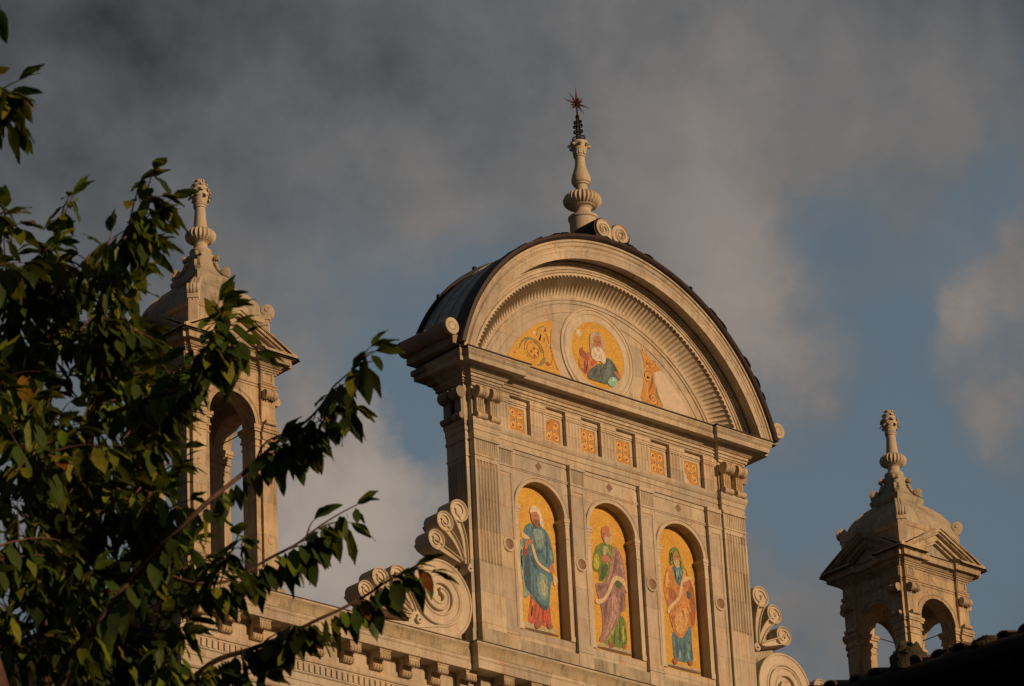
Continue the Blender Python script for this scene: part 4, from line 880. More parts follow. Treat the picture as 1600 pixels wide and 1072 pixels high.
# --- scrolled buttresses beside the attic
def buttress(s):
    b = MB(); b.xf = None if s < 0 else mirror(0)
    cx, cz = -5.37, .83; yf, yb = .10, .62
    sp = lambda t: 1.02-.368*t           # radius after t turns, starting at the bottom
    N1 = 120
    pts = []
    out = [(cx+sp(i/60)*cos(-pi/2+2*pi*i/60), cz+sp(i/60)*sin(-pi/2+2*pi*i/60)) for i in range(0, 50)]
    poly = [(-7.9, -.36), (cx, -.40)]+out[1:]+[(cx-.74, cz-.1), (-6.25, .05), (-7.9, -.18)]
    b.prism(poly, 'y', yf+.05, yb)
    T = [(-7.9, -.26), (-7.2, -.22), (-6.6, -.18), (-6.0, -.15)]+[(cx+(sp(i/60)-.17*min(1, (1-i/150)))*cos(-pi/2+2*pi*i/60), cz+(sp(i/60)-.17*(1-i/150))*sin(-pi/2+2*pi*i/60)) for i in range(0, 150)]
    wds = [.16, .22, .26, .30]+[.345*(1-i/150*.55) for i in range(150)]
    band(b, T, wds, yf, yf+.055, .045, .035, .05)
    o = part(b, 'scroll_buttress', 'carved')
    def petal(base, ctrl, head, r, w0=.21):
        b = MB(); b.xf = None if s < 0 else mirror(0)
        hx, hz = head
        # stem then clockwise curl
        P = []
        c0, c1 = base, ctrl; a0 = atan2(c1[1]-hz, c1[0]-hx)
        # tangent entry on the left side of the head
        r = r*1.0; st = pi+.25; e = (hx+r*cos(st), hz+r*sin(st))
        for i in range(12):
            t = i/12; P.append(((1-t)**2*c0[0]+2*t*(1-t)*c1[0]+t*t*e[0], (1-t)**2*c0[1]+2*t*(1-t)*c1[1]+t*t*e[1]))
        W = [w0*(.60+.40*min(1, i/10)) for i in range(12)]
        P.append((hx+r*cos(st-.35), hz+r*sin(st-.35))); W.append(w0*.9)
        band(b, P, W, yf+.005, yb, .026, .075, .0)
        ro = r*1.52
        b.lathe([(yf+.055, 0), (yf+.05, ro*.35), (yf+.04, ro*.8), (yf+.012, ro*.86), (yf-.004, ro*.92), (yf, ro*.98), (yf+.02, ro), (yb-.06, ro*.98), (yb-.05, ro*.6), (yb, 0)], (hx, 0, hz), 'y', 30, caps=False)
        nn = 30; Q = []
        for i in range(nn+1):
            t = i/nn; q = ro*(.80-.62*t); th = st-.3-t*2*pi*1.15; Q.append((hx+q*cos(th), hz+q*sin(th)))
        ribbon(b, Q, [.045-.02*i/nn for i in range(nn+1)], yf+.055, .042)
        part(b, 'scroll_petal', 'carved', o)
    bs = (-4.60, 1.80)
    petal((-4.52, 1.78), (-4.50, 2.55), (-4.69, 2.98), .175)
    petal((-4.60, 1.82), (-4.78, 2.35), (-5.12, 2.63), .160)
    petal((-4.70, 1.80), (-5.02, 1.90), (-5.39, 2.14), .160)
    bl = (-6.12, .28)
    petal((-6.08, .32), (-6.25, .75), (-6.52, 1.06), .160)
    petal((-6.14, .28), (-6.60, .60), (-7.04, .88), .160)
    petal((-6.20, .20), (-6.90, .20), (-7.46, .50), .150)
    for q in ((-4.46, 1.66), (-6.0, .14)):
        b = MB(); b.xf = None if s < 0 else mirror(0)
        band(b, spiral(q[0], q[1], .09, .02, pi*.6, -1.3, 20), [.06]*21, yf-.02, yb-.1, .015, .01, .03); part(b, 'small_scroll', 'carved', o)
    b = MB(); b.xf = None if s < 0 else mirror(0)
    b.prism([(-4.38, 1.0), (-4.38, 2.9), (-4.75, 2.85), (-5.15, 2.45), (-5.35, 2.0), (-5.3, 1.6), (-4.8, 1.3)], 'y', yf+.3, yb-.02)
    b.prism([(-6.0, -.1), (-6.1, .9), (-6.5, 1.0), (-7.0, .8), (-7.4, .45), (-7.5, -.1)], 'y', yf+.3, yb-.02)
    b.prism([(-4.38, -.5), (-4.38, 1.5), (-4.8, 1.2), (-5.1, .2), (-5.0, -.5)], 'y', yf+.35, yb-.02)
    part(b, 'web', 'weathered', o)
for s in (-1, 1): buttress(s)

# --- main cornice of the church body
XL, XR_, YB = -12.5, 12.35, .05
def main_path():
    return [(XL, 9), (XL, YB), (-4.50, YB), (-4.50, YB-.2), (4.50, YB-.2), (4.50, YB), (XR_, YB), (XR_, 9)]
MC = [(-.2, -.93), (.40, -.93), (.405, -.945), (.43, -.945), (.435, -.93), (.435, -.76), (.447, -.755), (.447, -.735), (.455, -.73), (.455, -.675), (.47, -.665)]
b = MB(); b.cornice(main_path(), MC+[(.47, -.655), (.3, -.65), (-.2, -.65)]); part(b, 'main_corona', 'marble')
b = MB(); b.cornice(main_path(), [(.3, -.655), (.462, -.652), (.470, -.62), (.478, -.56), (.500, -.49), (.535, -.44), (.545, -.425)]+[(.545, -.422), (.2, -.42)]); part(b, 'main_gutter_moulding', 'stained')
b = MB(); b.cornice(main_path(), [(.2, -.421), (.55, -.4215), (.552, -.382), (.3, -.375), (-.2, -.36)]); part(b, 'cornice_lip', 'marble')
b = MB(); b.cornice(main_path(), [(-.2, -.362), (.57, -.379), (.57, -.362), (-.2, -.34)]); b.box(XL+.1, XR_-.1, 0, 9, -.40, -.345); part(b, 'lip_flashing', 'lead')
# modillions under it
def modillion(x, y, parent=church):
    b = MB(); hw = .145
    P = [(y+.01, -.95), (y-.36, -.95), (y-.375, -1.0), (y-.37, -1.05), (y-.385, -1.10), (y-.37, -1.15), (y-.33, -1.165), (y-.27, -1.12), (y-.21, -1.09), (y-.16, -1.10), (y-.13, -1.15), (y-.15, -1.21), (y-.145, -1.28), (y-.11, -1.33), (y-.05, -1.34), (y+.01, -1.30)]
    n = 9; hs = [-hw+2*hw*i/n for i in range(n+1)]
    b.prism(P, 'x', x-hw, x+hw)
    for i in range(4):   # reeding on the two rolls
        xx = x-hw+.035+i*.075
        b.lathe([(-.022, .0), (-.02, .062), (0, .070), (.02, .062), (.022, 0)], (xx, y-.335, -1.105), 'x', 12, caps=False)
        b.lathe([(-.022, .0), (-.02, .088), (0, .096), (.02, .088), (.022, 0)], (xx, y-.075, -1.255), 'x', 14, caps=False)
    b.box(x-hw-.03, x+hw+.03, y-.40, y+.01, -.955, -.928)
    b.box(x-hw-.015, x+hw+.015, y-.385, y+.01, -.985, -.955)
    part(b, 'modillion', 'ochre_marble', parent)
x = XL+.25
k = 0
sp_ = .81
for k in range(10):
    modillion(-4.95-.0-sp_*k+.03, YB)
for k in range(-5, 6): modillion(sp_*k*.99, YB-.2)
for k in range(9): modillion(4.95+sp_*k, YB)
# torus, dentils and mouldings of the lower entablature
b = MB(); b.cornice(main_path(), [(-.2, -1.345), (.02, -1.345), (.05, -1.36), (.075, -1.40), (.08, -1.45), (.06, -1.50), (.03, -1.515), (.03, -1.545), (-.2, -1.545)])
b.cornice(main_path(), [(-.2, -.93), (.012, -.93), (.012, -1.35), (-.2, -1.35)])
part(b, 'torus', 'marble')
b = MB(); b.cornice(main_path(), [(-.2, -1.545), (.015, -1.546), (.015, -1.74), (.05, -1.745), (.05, -1.77), (.02, -1.80), (.02, -1.95), (.0, -1.96), (.0, -2.15), (.05, -2.16), (.07, -2.20), (.04, -2.24), (-.2, -2.25)]); part(b, 'lower_fascia', 'wall')
def dent(x0, x1, y):
    q = x0; b = MB()
    b.box(x0, x1+.08, y-.004, y+.02, -1.735, -1.56)
    while q < x1: b.box(q, q+.085, y-.055, y, -1.735, -1.56); q += .15
    part(b, 'dentil_course', 'marble', smooth=0)
dent(XL+.03, -4.6, YB); dent(-4.46, 4.46, YB-.2); dent(4.6, XR_-.1, YB)
yq = YB+.1; b = MB(); b.box(XL-.004, XL+.02, YB+.1, 3.1, -1.735, -1.56)
while yq < 3: b.box(XL-.055, XL, yq, yq+.085, -1.735, -1.56); yq += .15
dn = part(b, 'dentil_course', 'marble', smooth=0)
# frieze strips and panels seen just below
b = MB(); b.box(XL+.02, XR_-.02, YB+.002, YB+.6, -8, -2.2); b.box(-4.48, 4.48, YB-.196, YB+.3, -8, -2.2)
q = XL+.35
while q < -4.9:
    b.box(q, q+.5, YB-.03, YB+.01, -3.2, -2.3); b.box(q+.05, q+.45, YB-.045, YB-.0, -3.1, -2.4); q += .95
part(b, 'frieze_wall', 'wall')
b = MB(); b.box(XL+.02, XR_-.02, YB+.6, 40, -32.13, -.4); b.box(XL+.02, XR_-.02, YB+.002, YB+.6, -32.13, -8.0)
for px in (-11.9, -8.2, -4.0, 4.0, 8.2, 11.8): b.box(px-.5, px+.5, YB-.15, YB+.002, -32.1, -8)
part(b, 'nave_body', 'shaded_side')
b = MB(); b.prism([(XL, -.36), (XR_, -.36), (4.5, 1.4), (-4.5, 1.4)], 'y', 3, 40); part(b, 'nave_roof', 'lead')

# ================================================================== bell turrets
HX, HY = 1.2, 1.06; NT = .09; PW = .36; PS = .07
def ring_path(hx=HX, hy=HY):
    q = []
    def side(a, h, rot):       # points of one side from its left end to its right end, outward = -y before rotation
        pts = [(-a+NT, -h+NT), (-a+NT, -h), (-a+NT+PW, -h), (-a+NT+PW, -h+PS), (a-NT-PW, -h+PS), (a-NT-PW, -h), (a-NT, -h)]
        return [rot(p) for p in pts]
    q += side(hx, hy, lambda p: p)
    q += side(hy, hx, lambda p: (-p[1], p[0]))
    q += side(hx, hy, lambda p: (-p[0], -p[1]))
    q += side(hy, hx, lambda p: (p[1], -p[0]))
    return q
def turret(cx, cy, label, dome_mt):
    T = empty('bell_turret', (cx, cy, Z0-.36)); OFF = .36
    tag(T, label, 'bell turret', 'bell turrets on the corners of the church')
    def tp(b, name, mt, parent=T, smooth=35, lab=None):
        b.v = [(x, y, z+OFF-0) for x, y, z in b.v]
        o = b.build(name, M[mt], parent, smooth, off=False)
        if lab: o['label'] = lab
        return o
    RP = ring_path()
    # pedestal
    b = MB(); b.cornice(RP, [(-.05, -.36), (.10, -.36), (.10, -.1), (.08, -.06), (.03, -.04), (.03, .06), (.07, .08), (.09, .12), (.06, .15), (-.05, .15)], True); 
    b.box(-HX+.1, HX-.1, -HY+.12, HY-.12, -.36, .14); tp(b, 'pedestal', 'turret')
    # four corner piers
    for sx in (-1, 1):
        for sy in (-1, 1):
            b = MB(); b.xf = lambda x, y, z, sx=sx, sy=sy: (x*sx, y*sy, z)
            pl = [(HX-NT, HY-NT), (HX-NT, HY), (HX-NT-PW, HY), (HX-NT-PW, HY-PS), (HX-.58, HY-PS), (HX-.58, HY-.52), (HX-PS, HY-.52), (HX-PS, HY-NT-PW), (HX, HY-NT-PW), (HX, HY-NT)]
            def grow(o): 
                return [(x+(o if x > HX-.3 else (-o if x < HX-.5 else 0)), y+(o if y > HY-.3 else (-o if y < HY-.46 else 0))) for x, y in pl]
            for z0, z1, o in ((.15, .24, .05), (.24, .30, .03), (.30, .36, .045), (.36, 3.12, 0), (3.12, 3.16, .02), (3.16, 3.28, .0), (3.28, 3.34, .03), (3.34, 3.46, .015), (3.46, 3.52, .05), (3.52, 3.60, .07)):
                b.prism(grow(o), 'z', z0, z1)
            # sunk strips on the outer faces
            p_ = tp(b, 'pier', 'turret')
            b = MB(); b.xf = lambda x, y, z, sx=sx, sy=sy: (x*sx, y*sy, z)
            for zc in (1.0, 2.4):
                b.lathe([(HY+.012, 0), (HY+.012, .075), (HY-.01, .095)], (HX-NT-PW/2, 0, zc), 'y', 16, caps=False)
                b.lathe([(HX+.012, 0), (HX+.012, .075), (HX-.01, .095)], (0, HY-NT-PW/2, zc), 'x', 16, caps=False)
            tp(b, 'roundel', 'pink', p_)
            # consoles under the frieze, one on each outer face
            for z, r, h in ((4.32, .105, .16), (3.665, .05, .15)):
                pr = [(-h, 0), (-h, r*.6), (-h+.006, r), (-h*.4, r), (-h*.28, r*.82), (h*.28, r*.82), (h*.4, r), (h-.006, r), (h, r*.6), (h, 0)]
                for ax in 'xy':
                    b = MB(); b.xf = lambda x, y, z, sx=sx, sy=sy: (x*sx, y*sy, z)
                    b.lathe(pr, (HX-NT-PW/2, HY+.07, z) if ax == 'x' else (HX+.07, HY-NT-PW/2, z), ax, 16, caps=False)
                    if r > .1:
                        for q in range(4):
                            o_ = (HX-NT-.06-q*.08, HY+.09, 4.215) if ax == 'x' else (HX+.09, HY-NT-.06-q*.08, 4.215)
                            b.lathe([(-.03, 0), (0, .028), (.03, 0)], o_, 'z', 8, caps=False)
                    tp(b, 'console' if r > .1 else 'small_roll', 'turret')
    # arcade walls on four sides
    zs, zt = 3.62, 4.45
    for k, (a, h, rot) in enumerate(((HX, HY, lambda x, y, z: (x, y, z)), (HY, HX, lambda x, y, z: (-y, x, z)), (HX, HY, lambda x, y, z: (-x, -y, z)), (HY, HX, lambda x, y, z: (y, -x, z)))):
        b = MB(); b.xf = rot
        pw = .58 if a == HX else .52
        r = a-pw; n = 24; yf = -h+PS; yb = -h+.50
        b.box(-a+.12, -r, yf, yb, 3.60, zt); b.box(r, a-.12, yf, yb, 3.60, zt)
        pts = [(r*cos(pi-pi*i/n), zs+r*sin(pi-pi*i/n)) for i in range(n+1)]
        for i in range(n):
            (p, zp), (q, zq) = pts[i], pts[i+1]
            b.add([(p, yf, zp), (q, yf, zq), (q, yf, zt), (p, yf, zt), (p, yb, zp), (q, yb, zq), (q, yb, zt), (p, yb, zt)], [(0, 1, 2, 3), (0, 4, 5, 1), (4, 7, 6, 5)])
        # corner ressaut strips
        for sx in (-1, 1):
            x0, x1 = sorted((sx*(a-NT-PW), sx*(a-NT))); b.box(x0, x1, -h, -h+.3, 3.60, zt)
        tp(b, 'arch_wall', 'turret')
        b = MB(); b.xf = rot
        pr = [(r+.13, yf), (r+.13, yf-.03), (r+.10, yf-.045), (r+.07, yf-.02), (r+.04, yf-.02), (r+.02, yf-.035), (r-.004, yf-.03), (r-.004, yf+.05)]
        kk = len(pr); vs = []; fs = []
        for i in range(n+1):
            t = pi-pi*i/n
            for rr, y in pr: vs.append((rr*cos(t), y, zs+rr*sin(t)))
        for i in range(n):
            for j in range(kk-1): fs.append((i*kk+j, (i+1)*kk+j, (i+1)*kk+j+1, i*kk+j+1))
        b.add(vs, fs)
        b.lathe([(yb-.05, r+.02), (yb-.05, r-.03), (yb+.0, r-.03), (yb+.0, r+.02)], (0, 0, zs), 'y', 40, caps=False) if False else None
        tp(b, 'archivolt', 'turret')
    b = MB(); b.box(-HX+.4, HX-.4, -HY+.4, HY-.4, 4.40, 4.60); tp(b, 'ceiling', 'dome')
    # entablature
    b = MB(); b.cornice(RP, [(-.2, 4.45), (.0, 4.45), (.0, 4.50), (.02, 4.505), (.02, 4.545), (.045, 4.56), (.05, 4.585), (.0, 4.60), (.0, 4.895), (-.2, 4.895)], True); tp(b, 'frieze', 'turret')
    b = MB(); b.cornice(RP, [(-.2, 4.895), (.03, 4.895), (.04, 4.93), (.07, 4.935), (.07, 4.965), (.10, 4.97), (.14, 5.01), (.17, 5.04), (.175, 5.055), (-.2, 5.055)], True); tp(b, 'bed_moulding', 'turret')
    b = MB(); b.cornice(RP, [(-.2, 5.058), (.24, 5.058), (.245, 5.045), (.265, 5.045), (.27, 5.058), (.27, 5.16), (.28, 5.165), (.285, 5.19), (.10, 5.20), (-.2, 5.20)], True); b.box(-HX, HX, -HY, HY, 5.0, 5.19); tp(b, 'cornice', 'turret')
    # sunk squares over the pilasters and a lozenge in each frieze
    for k, (a, h, rot) in enumerate(((HX, HY, lambda x, y, z: (x, y, z)), (HY, HX, lambda x, y, z: (y, -x, z)))):
        for sx in (-1, 1):
            b = MB(); b.xf = rot
            c = sx*(a-NT-PW/2)
            for (x0, x1, z0, z1) in ((c-.15, c+.15, 4.62, 4.66), (c-.15, c+.15, 4.84, 4.88), (c-.15, c-.10, 4.66, 4.84), (c+.10, c+.15, 4.66, 4.84)): b.box(x0, x1, -h-.018, -h+.02, z0, z1)
            tp(b, 'square_frame', 'turret')
        b = MB(); b.xf = rot; b.prism([(-.10, 4.745), (0, 4.645), (.10, 4.745), (0, 4.845)], 'y', -h+PS-.012, -h+PS+.02); tp(b, 'lozenge', 'pink')
    # pediments
    for k, (a, h, rot) in enumerate(((HX, HY, lambda x, y, z: (x, y, z)), (HY, HX, lambda x, y, z: (-y, x, z)), (HX, HY, lambda x, y, z: (-x, -y, z)), (HY, HX, lambda x, y, z: (y, -x, z)))):
        W_ = a+.30+.03; zb, za = 5.30, 6.06
        def tri(ins):     # triangle inset along the slopes
            sl = (za-zb)/W_; g = sqrt(1+sl*sl)
            zt_ = za-ins*g; z0 = 5.19
            return zt_, sl
        b = MB(); b.xf = rot
        def slope_bar(i0, i1, y0, y1):
            z0t, sl = tri(i0); z1t, _ = tri(i1)
            for sx in (-1, 1):
                xe = W_ if i0 == 0 else (z0t-5.20)/sl
                xi = (z1t-5.20)/sl
                P = [(0, z0t), (sx*xe, z0t-sl*xe), (sx*xi, 5.20), (0, z1t)] if i0 else [(0, z0t), (sx*W_, z0t-sl*W_), (sx*W_, 5.20), (sx*xi, 5.20), (0, z1t)]
                b.prism(P, 'y', y0, y1)
        slope_bar(0, .055, -h-.31, -h+.6); slope_bar(.055, .12, -h-.275, -h+.6); slope_bar(.12, .16, -h-.22, -h+.6)
        slope_bar(.16, .26, -h-.12, -h+.5); slope_bar(.26, .30, -h-.16, -h+.5); slope_bar(.30, .36, -h-.09, -h+.5)
        zt_, sl = tri(.36); xx = (zt_-5.20)/sl; b.prism([(-xx, 5.20), (xx, 5.20), (0, zt_)], 'y', -h+.05, -h+.5)
        tp(b, 'pediment', 'turret')
    b = MB()
    b.prism([(-HX-.26, 5.2), (HX+.26, 5.2), (0, 5.99)], 'y', -HY, HY); b.prism([(-HY-.26, 5.2), (HY+.26, 5.2), (0, 5.985)], 'x', -HX, HX)
    tp(b, 'gable_roof', 'dome')
    # dome base, dome, ribs
    b = MB(); DH = 1.0
    sq = lambda h: [(-h, -h), (h, -h), (h, h), (-h, h)]
    b.cornice(sq(DH), [(-.3, 5.2), (0, 5.2), (0, 6.0), (.02, 6.01), (.04, 6.06), (.05, 6.12), (-.1, 6.14)], True)
    b.box(-.8, .8, -.8, .8, 5.3, 6.13)
    tp(b, 'dome_base', 'turret')
    prof = [(.99, 6.13), (.985, 6.2), (.955, 6.34), (.885, 6.51), (.77, 6.69), (.63, 6.84), (.50, 6.95), (.42, 7.03), (.39, 7.09)]
    b = MB(); vs = []; fs = []
    for h, z in prof: vs += [(p[0], p[1], z) for p in sq(h-.05)]
    for j in range(len(prof)-1):
        for i in range(4): fs.append((j*4+i, j*4+(i+1) % 4, (j+1)*4+(i+1) % 4, (j+1)*4+i))
    b.add(vs, fs)
    do = tp(b, 'dome', dome_mt, smooth=50)
    for i in range(4):
        an = pi/4+i*pi/2; c, s_ = cos(an), sin(an)
        b = MB(); b.xf = lambda x, y, z, c=c, s_=s_: (c*x-s_*y, s_*x+c*y, z)
        wv = .17
        for o, wz in ((-.055, .05), (0, .045), (.055, .05)):
            vs = []
            for h, z in prof:
                d = (h-.05)*1.414; k_ = wv*(.55+.45*h)
                cy_ = o*k_/.12
                vs += [(d-.14, cy_-wz*k_/.2, z), (d+.035, cy_-wz*k_/.26, z+.01), (d+.045, cy_, z+.012), (d+.035, cy_+wz*k_/.26, z+.01), (d-.14, cy_+wz*k_/.2, z)]
            n_ = len(prof); b.add(vs, [(j*5+q, (j+1)*5+q, (j+1)*5+q+1, j*5+q+1) for j in range(n_-1) for q in range(4)])
        r_ = .135
        pr = [(-.13, 0), (-.13, r_*.7), (-.12, r_), (-.09, r_), (-.075, r_*.85), (-.06, r_), (-.02, r_*1.05), (0, r_*.88), (.02, r_*1.05), (.06, r_), (.075, r_*.85), (.09, r_), (.12, r_), (.13, r_*.7), (.13, 0)]
        b.lathe(pr, (DH*1.414+.02, 0, 6.34), 'y', 20, caps=False)
        b.lathe([(-.145, 0), (-.145, .05), (.145, .05), (.145, 0)], (DH*1.414+.03, 0, 6.35), 'y', 12, caps=False)
        b.box(DH*1.414-.35, DH*1.414+.08, -.12, .12, 6.12, 6.22)
        b.box(DH*1.414-.25, DH*1.414+.05, -.10, .10, 5.3, 6.12)
        tp(b, 'corner_scroll', 'carved')
    # lantern pedestal
    b = MB(); vs = []; fs = []
    pf = [(.40, 6.98), (.47, 7.05), (.48, 7.15), (.42, 7.22), (.34, 7.28), (.27, 7.38), (.215, 7.52), (.20, 7.66), (.235, 7.72), (.235, 7.77), (.19, 7.80)]
    for h, z in pf: vs += [(p[0], p[1], z) for p in sq(h)]
    for j in range(len(pf)-1):
        for i in range(4): fs.append((j*4+i, j*4+(i+1) % 4, (j+1)*4+(i+1) % 4, (j+1)*4+i))
    fs.append(tuple(range(len(vs)-4, len(vs)))); b.add(vs, fs)
    for i in range(4):
        an = pi/4+i*pi/2; c, s_ = cos(an), sin(an)
        b.xf = lambda x, y, z, c=c, s_=s_: (c*x-s_*y, s_*x+c*y, z)
        for (d, z, r_) in ((.55, 7.36, .10), (.35, 7.70, .062)):
            b.lathe([(-.075, 0), (-.075, r_*.7), (-.065, r_), (-.02, r_*.95), (0, r_*.8), (.02, r_*.95), (.065, r_), (.075, r_*.7), (.075, 0)], (d, 0, z), 'y', 16, caps=False)
        b.tube([(.62, 0, 7.22), (.52, 0, 7.30), (.38, 0, 7.42), (.31, 0, 7.60)], .055, 8)
    tp(b, 'lantern_base', 'weathered', smooth=45)
    b = MB()
    b.lathe([(7.78, .20), (7.82, .235), (7.86, .25), (7.895, .235), (7.90, .19), (7.96, .155), (8.06, .15), (8.10, .19), (8.115, .235), (8.125, .235)], (0, 0, 0), 'z', 28)
    fi = tp(b, 'finial', 'carved')
    b = MB(); b.lathe([(8.11, .18), (8.12, .25), (8.17, .32), (8.235, .345), (8.30, .335), (8.36, .29), (8.41, .21), (8.43, .15)], (0, 0, 0), 'z', 132, (22, .10, 8.12, 8.40), caps=False)
    tp(b, 'fluted_bowl', 'carved', fi)
    b = MB(); b.lathe([(8.42, .165), (8.46, .155), (8.60, .138), (8.85, .120), (8.93, .118), (8.94, .14), (8.975, .145), (8.99, .125), (9.0, .15), (9.03, .15), (9.05, .12), (9.12, .16), (9.25, .20), (9.42, .17), (9.55, .10), (9.60, .05), (9.62, 0)], (0, 0, 0), 'z', 24, caps=False)
    tp(b, 'shaft', 'carved', fi)
    b = MB()
    for tier, (z, r0, h, o_, n_, wd) in enumerate(((9.05, .13, .16, .13, 8, .12), (9.18, .165, .17, .085, 8, .12), (9.34, .13, .16, .06, 7, .10), (9.46, .07, .15, .05, 5, .08))):
        for k in range(n_): curl_leaf(b, 0, 0, z, r0, h, o_, wd, k*2*pi/n_+tier*.4)
    tp(b, 'leaf_bud', 'carved', fi)
    b = MB()
    b.tube([(-.75, HY-.25, 3.72), (.75, HY-.25, 3.72)], .012, 6); b.tube([(HX-.3, -.7, 3.74), (HX-.3, .7, 3.74)], .012, 6)
    tp(b, 'tie_rod', 'iron')
    return T
turret(-11.05, 1.08, 'left bell turret with a darkly stained dome, half hidden behind the tree leaves', 'dome')
turret(10.87, 1.08, 'right bell turret clear of the tree, its foot hidden by the dark tiled eave', 'weathered')

# ================================================================== neighbouring house (dark eave at the lower right)
house = empty('neighbouring_house', (-38, -45, 0))
tag(house, 'neighbouring house of which only the black shaded eave and mossy clay tiles show, lower right', 'house')
ea = Vector((-42.80, -45.72)); eb = Vector((-42.54, -47.26)); dv = (ea-eb).normalized(); nv = Vector((dv.y, -dv.x))   # dv: away from camera, nv: into the house
def hxf(a, n, z):     # a along the eave, n inward from the eave, z up
    return (ea.x+dv.x*a+nv.x*n+38, ea.y+dv.y*a+nv.y*n+45, z)
A0, A1, EZ, PIT = -16.0, 15.0, 9.925, math.tan(radians(15))
b = MB(); b.xf = hxf; b.box(A0+.6, A1-.6, .95, 9, 0, 9.80); b.build('wall', plain('house_plaster', (.36, .26, .15), .9, 0, .2, 3), house, off=False)
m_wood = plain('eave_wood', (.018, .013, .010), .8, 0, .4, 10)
b = MB(); b.xf = hxf
b.add([(A0, .02, EZ-.03), (A1, .02, EZ-.03), (A1, 5.2, EZ-.03+5.18*PIT), (A0, 5.2, EZ-.03+5.18*PIT), (A0, .02, EZ-.09), (A1, .02, EZ-.09), (A1, 5.2, EZ-.09+5.18*PIT), (A0, 5.2, EZ-.09+5.18*PIT)],
      [(0, 1, 2, 3), (4, 7, 6, 5), (0, 4, 5, 1), (1, 5, 6, 2), (2, 6, 7, 3), (3, 7, 4, 0)])
b.box(A0+.6, A1-.6, .5, .95, 9.55, 9.84)
q = A0+.2
while q < A1:
    b.add([(q, .12, EZ-.09+.1*PIT), (q+.12, .12, EZ-.09+.1*PIT), (q+.12, 1.0, EZ-.09+.98*PIT), (q, 1.0, EZ-.09+.98*PIT), (q, .14, EZ-.20), (q+.12, .14, EZ-.20), (q+.12, 1.0, EZ-.24+.98*PIT), (q, 1.0, EZ-.24+.98*PIT)],
          [(4, 7, 6, 5), (0, 4, 5, 1), (1, 5, 6, 2), (3, 7, 4, 0)]); q += .55
b.lathe([(A0, 0), (A0, .06), (A1, .06), (A1, 0)], (0, -.06, EZ-.06), 'x', 12, caps=False)
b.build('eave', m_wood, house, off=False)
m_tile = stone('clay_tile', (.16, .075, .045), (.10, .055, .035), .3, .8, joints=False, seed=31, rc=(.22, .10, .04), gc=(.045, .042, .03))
b = MB(); b.xf = hxf; q = A0
while q < A1:
    jr = rnd.uniform(-.012, .012); ov = rnd.uniform(-.05, .03); rr = .052+rnd.uniform(-.006, .006); tl = rnd.uniform(-.02, .03)
    for seg in range(3):
        n0 = -.06+ov+seg*.42; n1 = n0+.48; up = .012*(2-seg)
        vs = []; K = 8
        for (nn, sc_) in ((n0, 1.08), (n1, .92)):
            for th, r_ in ((0, rr*sc_), (1, (rr-.014)*sc_)):
                for k in range(K+1):
                    t = pi*k/K; vs.append((q+jr+tl*seg+r_*cos(t), nn, EZ+nn*PIT+up+r_*sin(t)*.85))
        k1 = K+1; fs = []
        for k in range(K):
            fs += [(k, k+1, 2*k1+k+1, 2*k1+k), (k1+k, 3*k1+k, 3*k1+k+1, k1+k+1), (k, k1+k, k1+k+1, k+1)]
        b.add(vs, fs)
    q += .155
b.add([(A0, -.02, EZ+.0), (A1, -.02, EZ+.0), (A1, 5.2, EZ+5.2*PIT), (A0, 5.2, EZ+5.2*PIT)], [(0, 1, 2, 3)])
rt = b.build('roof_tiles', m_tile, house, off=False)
b = MB(); b.xf = hxf
def moss(b, a0, n0, z0, sx, sz, seed):
    vs = []; fs = []; nu, nv_ = 18, 9; r_ = random.Random(seed)
    for j in range(nv_+1):
        ph = pi/2*j/nv_
        for i in range(nu):
            th = 2*pi*i/nu; d = 1+.28*(noise.noise(Vector((cos(th)*2+seed, sin(th)*2, ph*2.5))))+.10*r_.uniform(-1, 1)
            vs.append((a0+sx*d*cos(th)*cos(ph), n0+sx*d*sin(th)*cos(ph), z0+sz*d*sin(ph)))
    for j in range(nv_):
        for i in range(nu): fs.append((j*nu+i, j*nu+(i+1) % nu, (j+1)*nu+(i+1) % nu, (j+1)*nu+i))
    b.add(vs, fs)
m_moss = plain('roof_moss', (.050, .040, .020), .95, 0, .6, 14, .03)
for a_, w_, h_ in ((-.72, .13, .19), (-1.02, .09, .09), (-1.30, .13, .08), (.30, .12, .06)): 
    b = MB(); b.xf = hxf; moss(b, a_, .02, EZ-.02, w_, h_, int(a_*37)+80); b.build('moss', m_moss, rt, off=False, smooth=80)

# house added behind the camera, out of view: its roof shades the lower part of the tree from the low sun
far = empty('added_shade_house', (-47.5, -76, 0)); tag(far, 'added plastered house with a low tiled roof, unseen behind the viewer, shading the lower tree', 'house')
m_pl = plain('ochre_plaster', (.42, .30, .16), .9, 0, .2, 2)
b = MB(); b.box(-14, 12, -4, 4, 0, 8.8); b.build('wall', m_pl, far, off=False)
b = MB(); b.prism([(-4.7, 8.75), (4.7, 8.75), (0, 10.2)], 'x', -14.6, 12.6); b.build('roof', m_tile, far, off=False)
b = MB()
for wx in (-11, -7, -3, 1, 5, 9):
    for wz in (2.2, 6.2): b.box(wx-.5, wx+.5, 3.98, 4.05, wz, wz+1.7)
b.build('shutters', plain('green_shutter', (.04, .09, .06), .6), far, off=False)

# ================================================================== ground
b = MB(); b.box(-1500, 1500, -1500, 1500, -.5, 0); g = b.build('ground', stone('paving', (.11, .10, .09), (.08, .075, .065), .1, .5, joints=True, seed=40), None, off=False); tag(g, kind='structure')

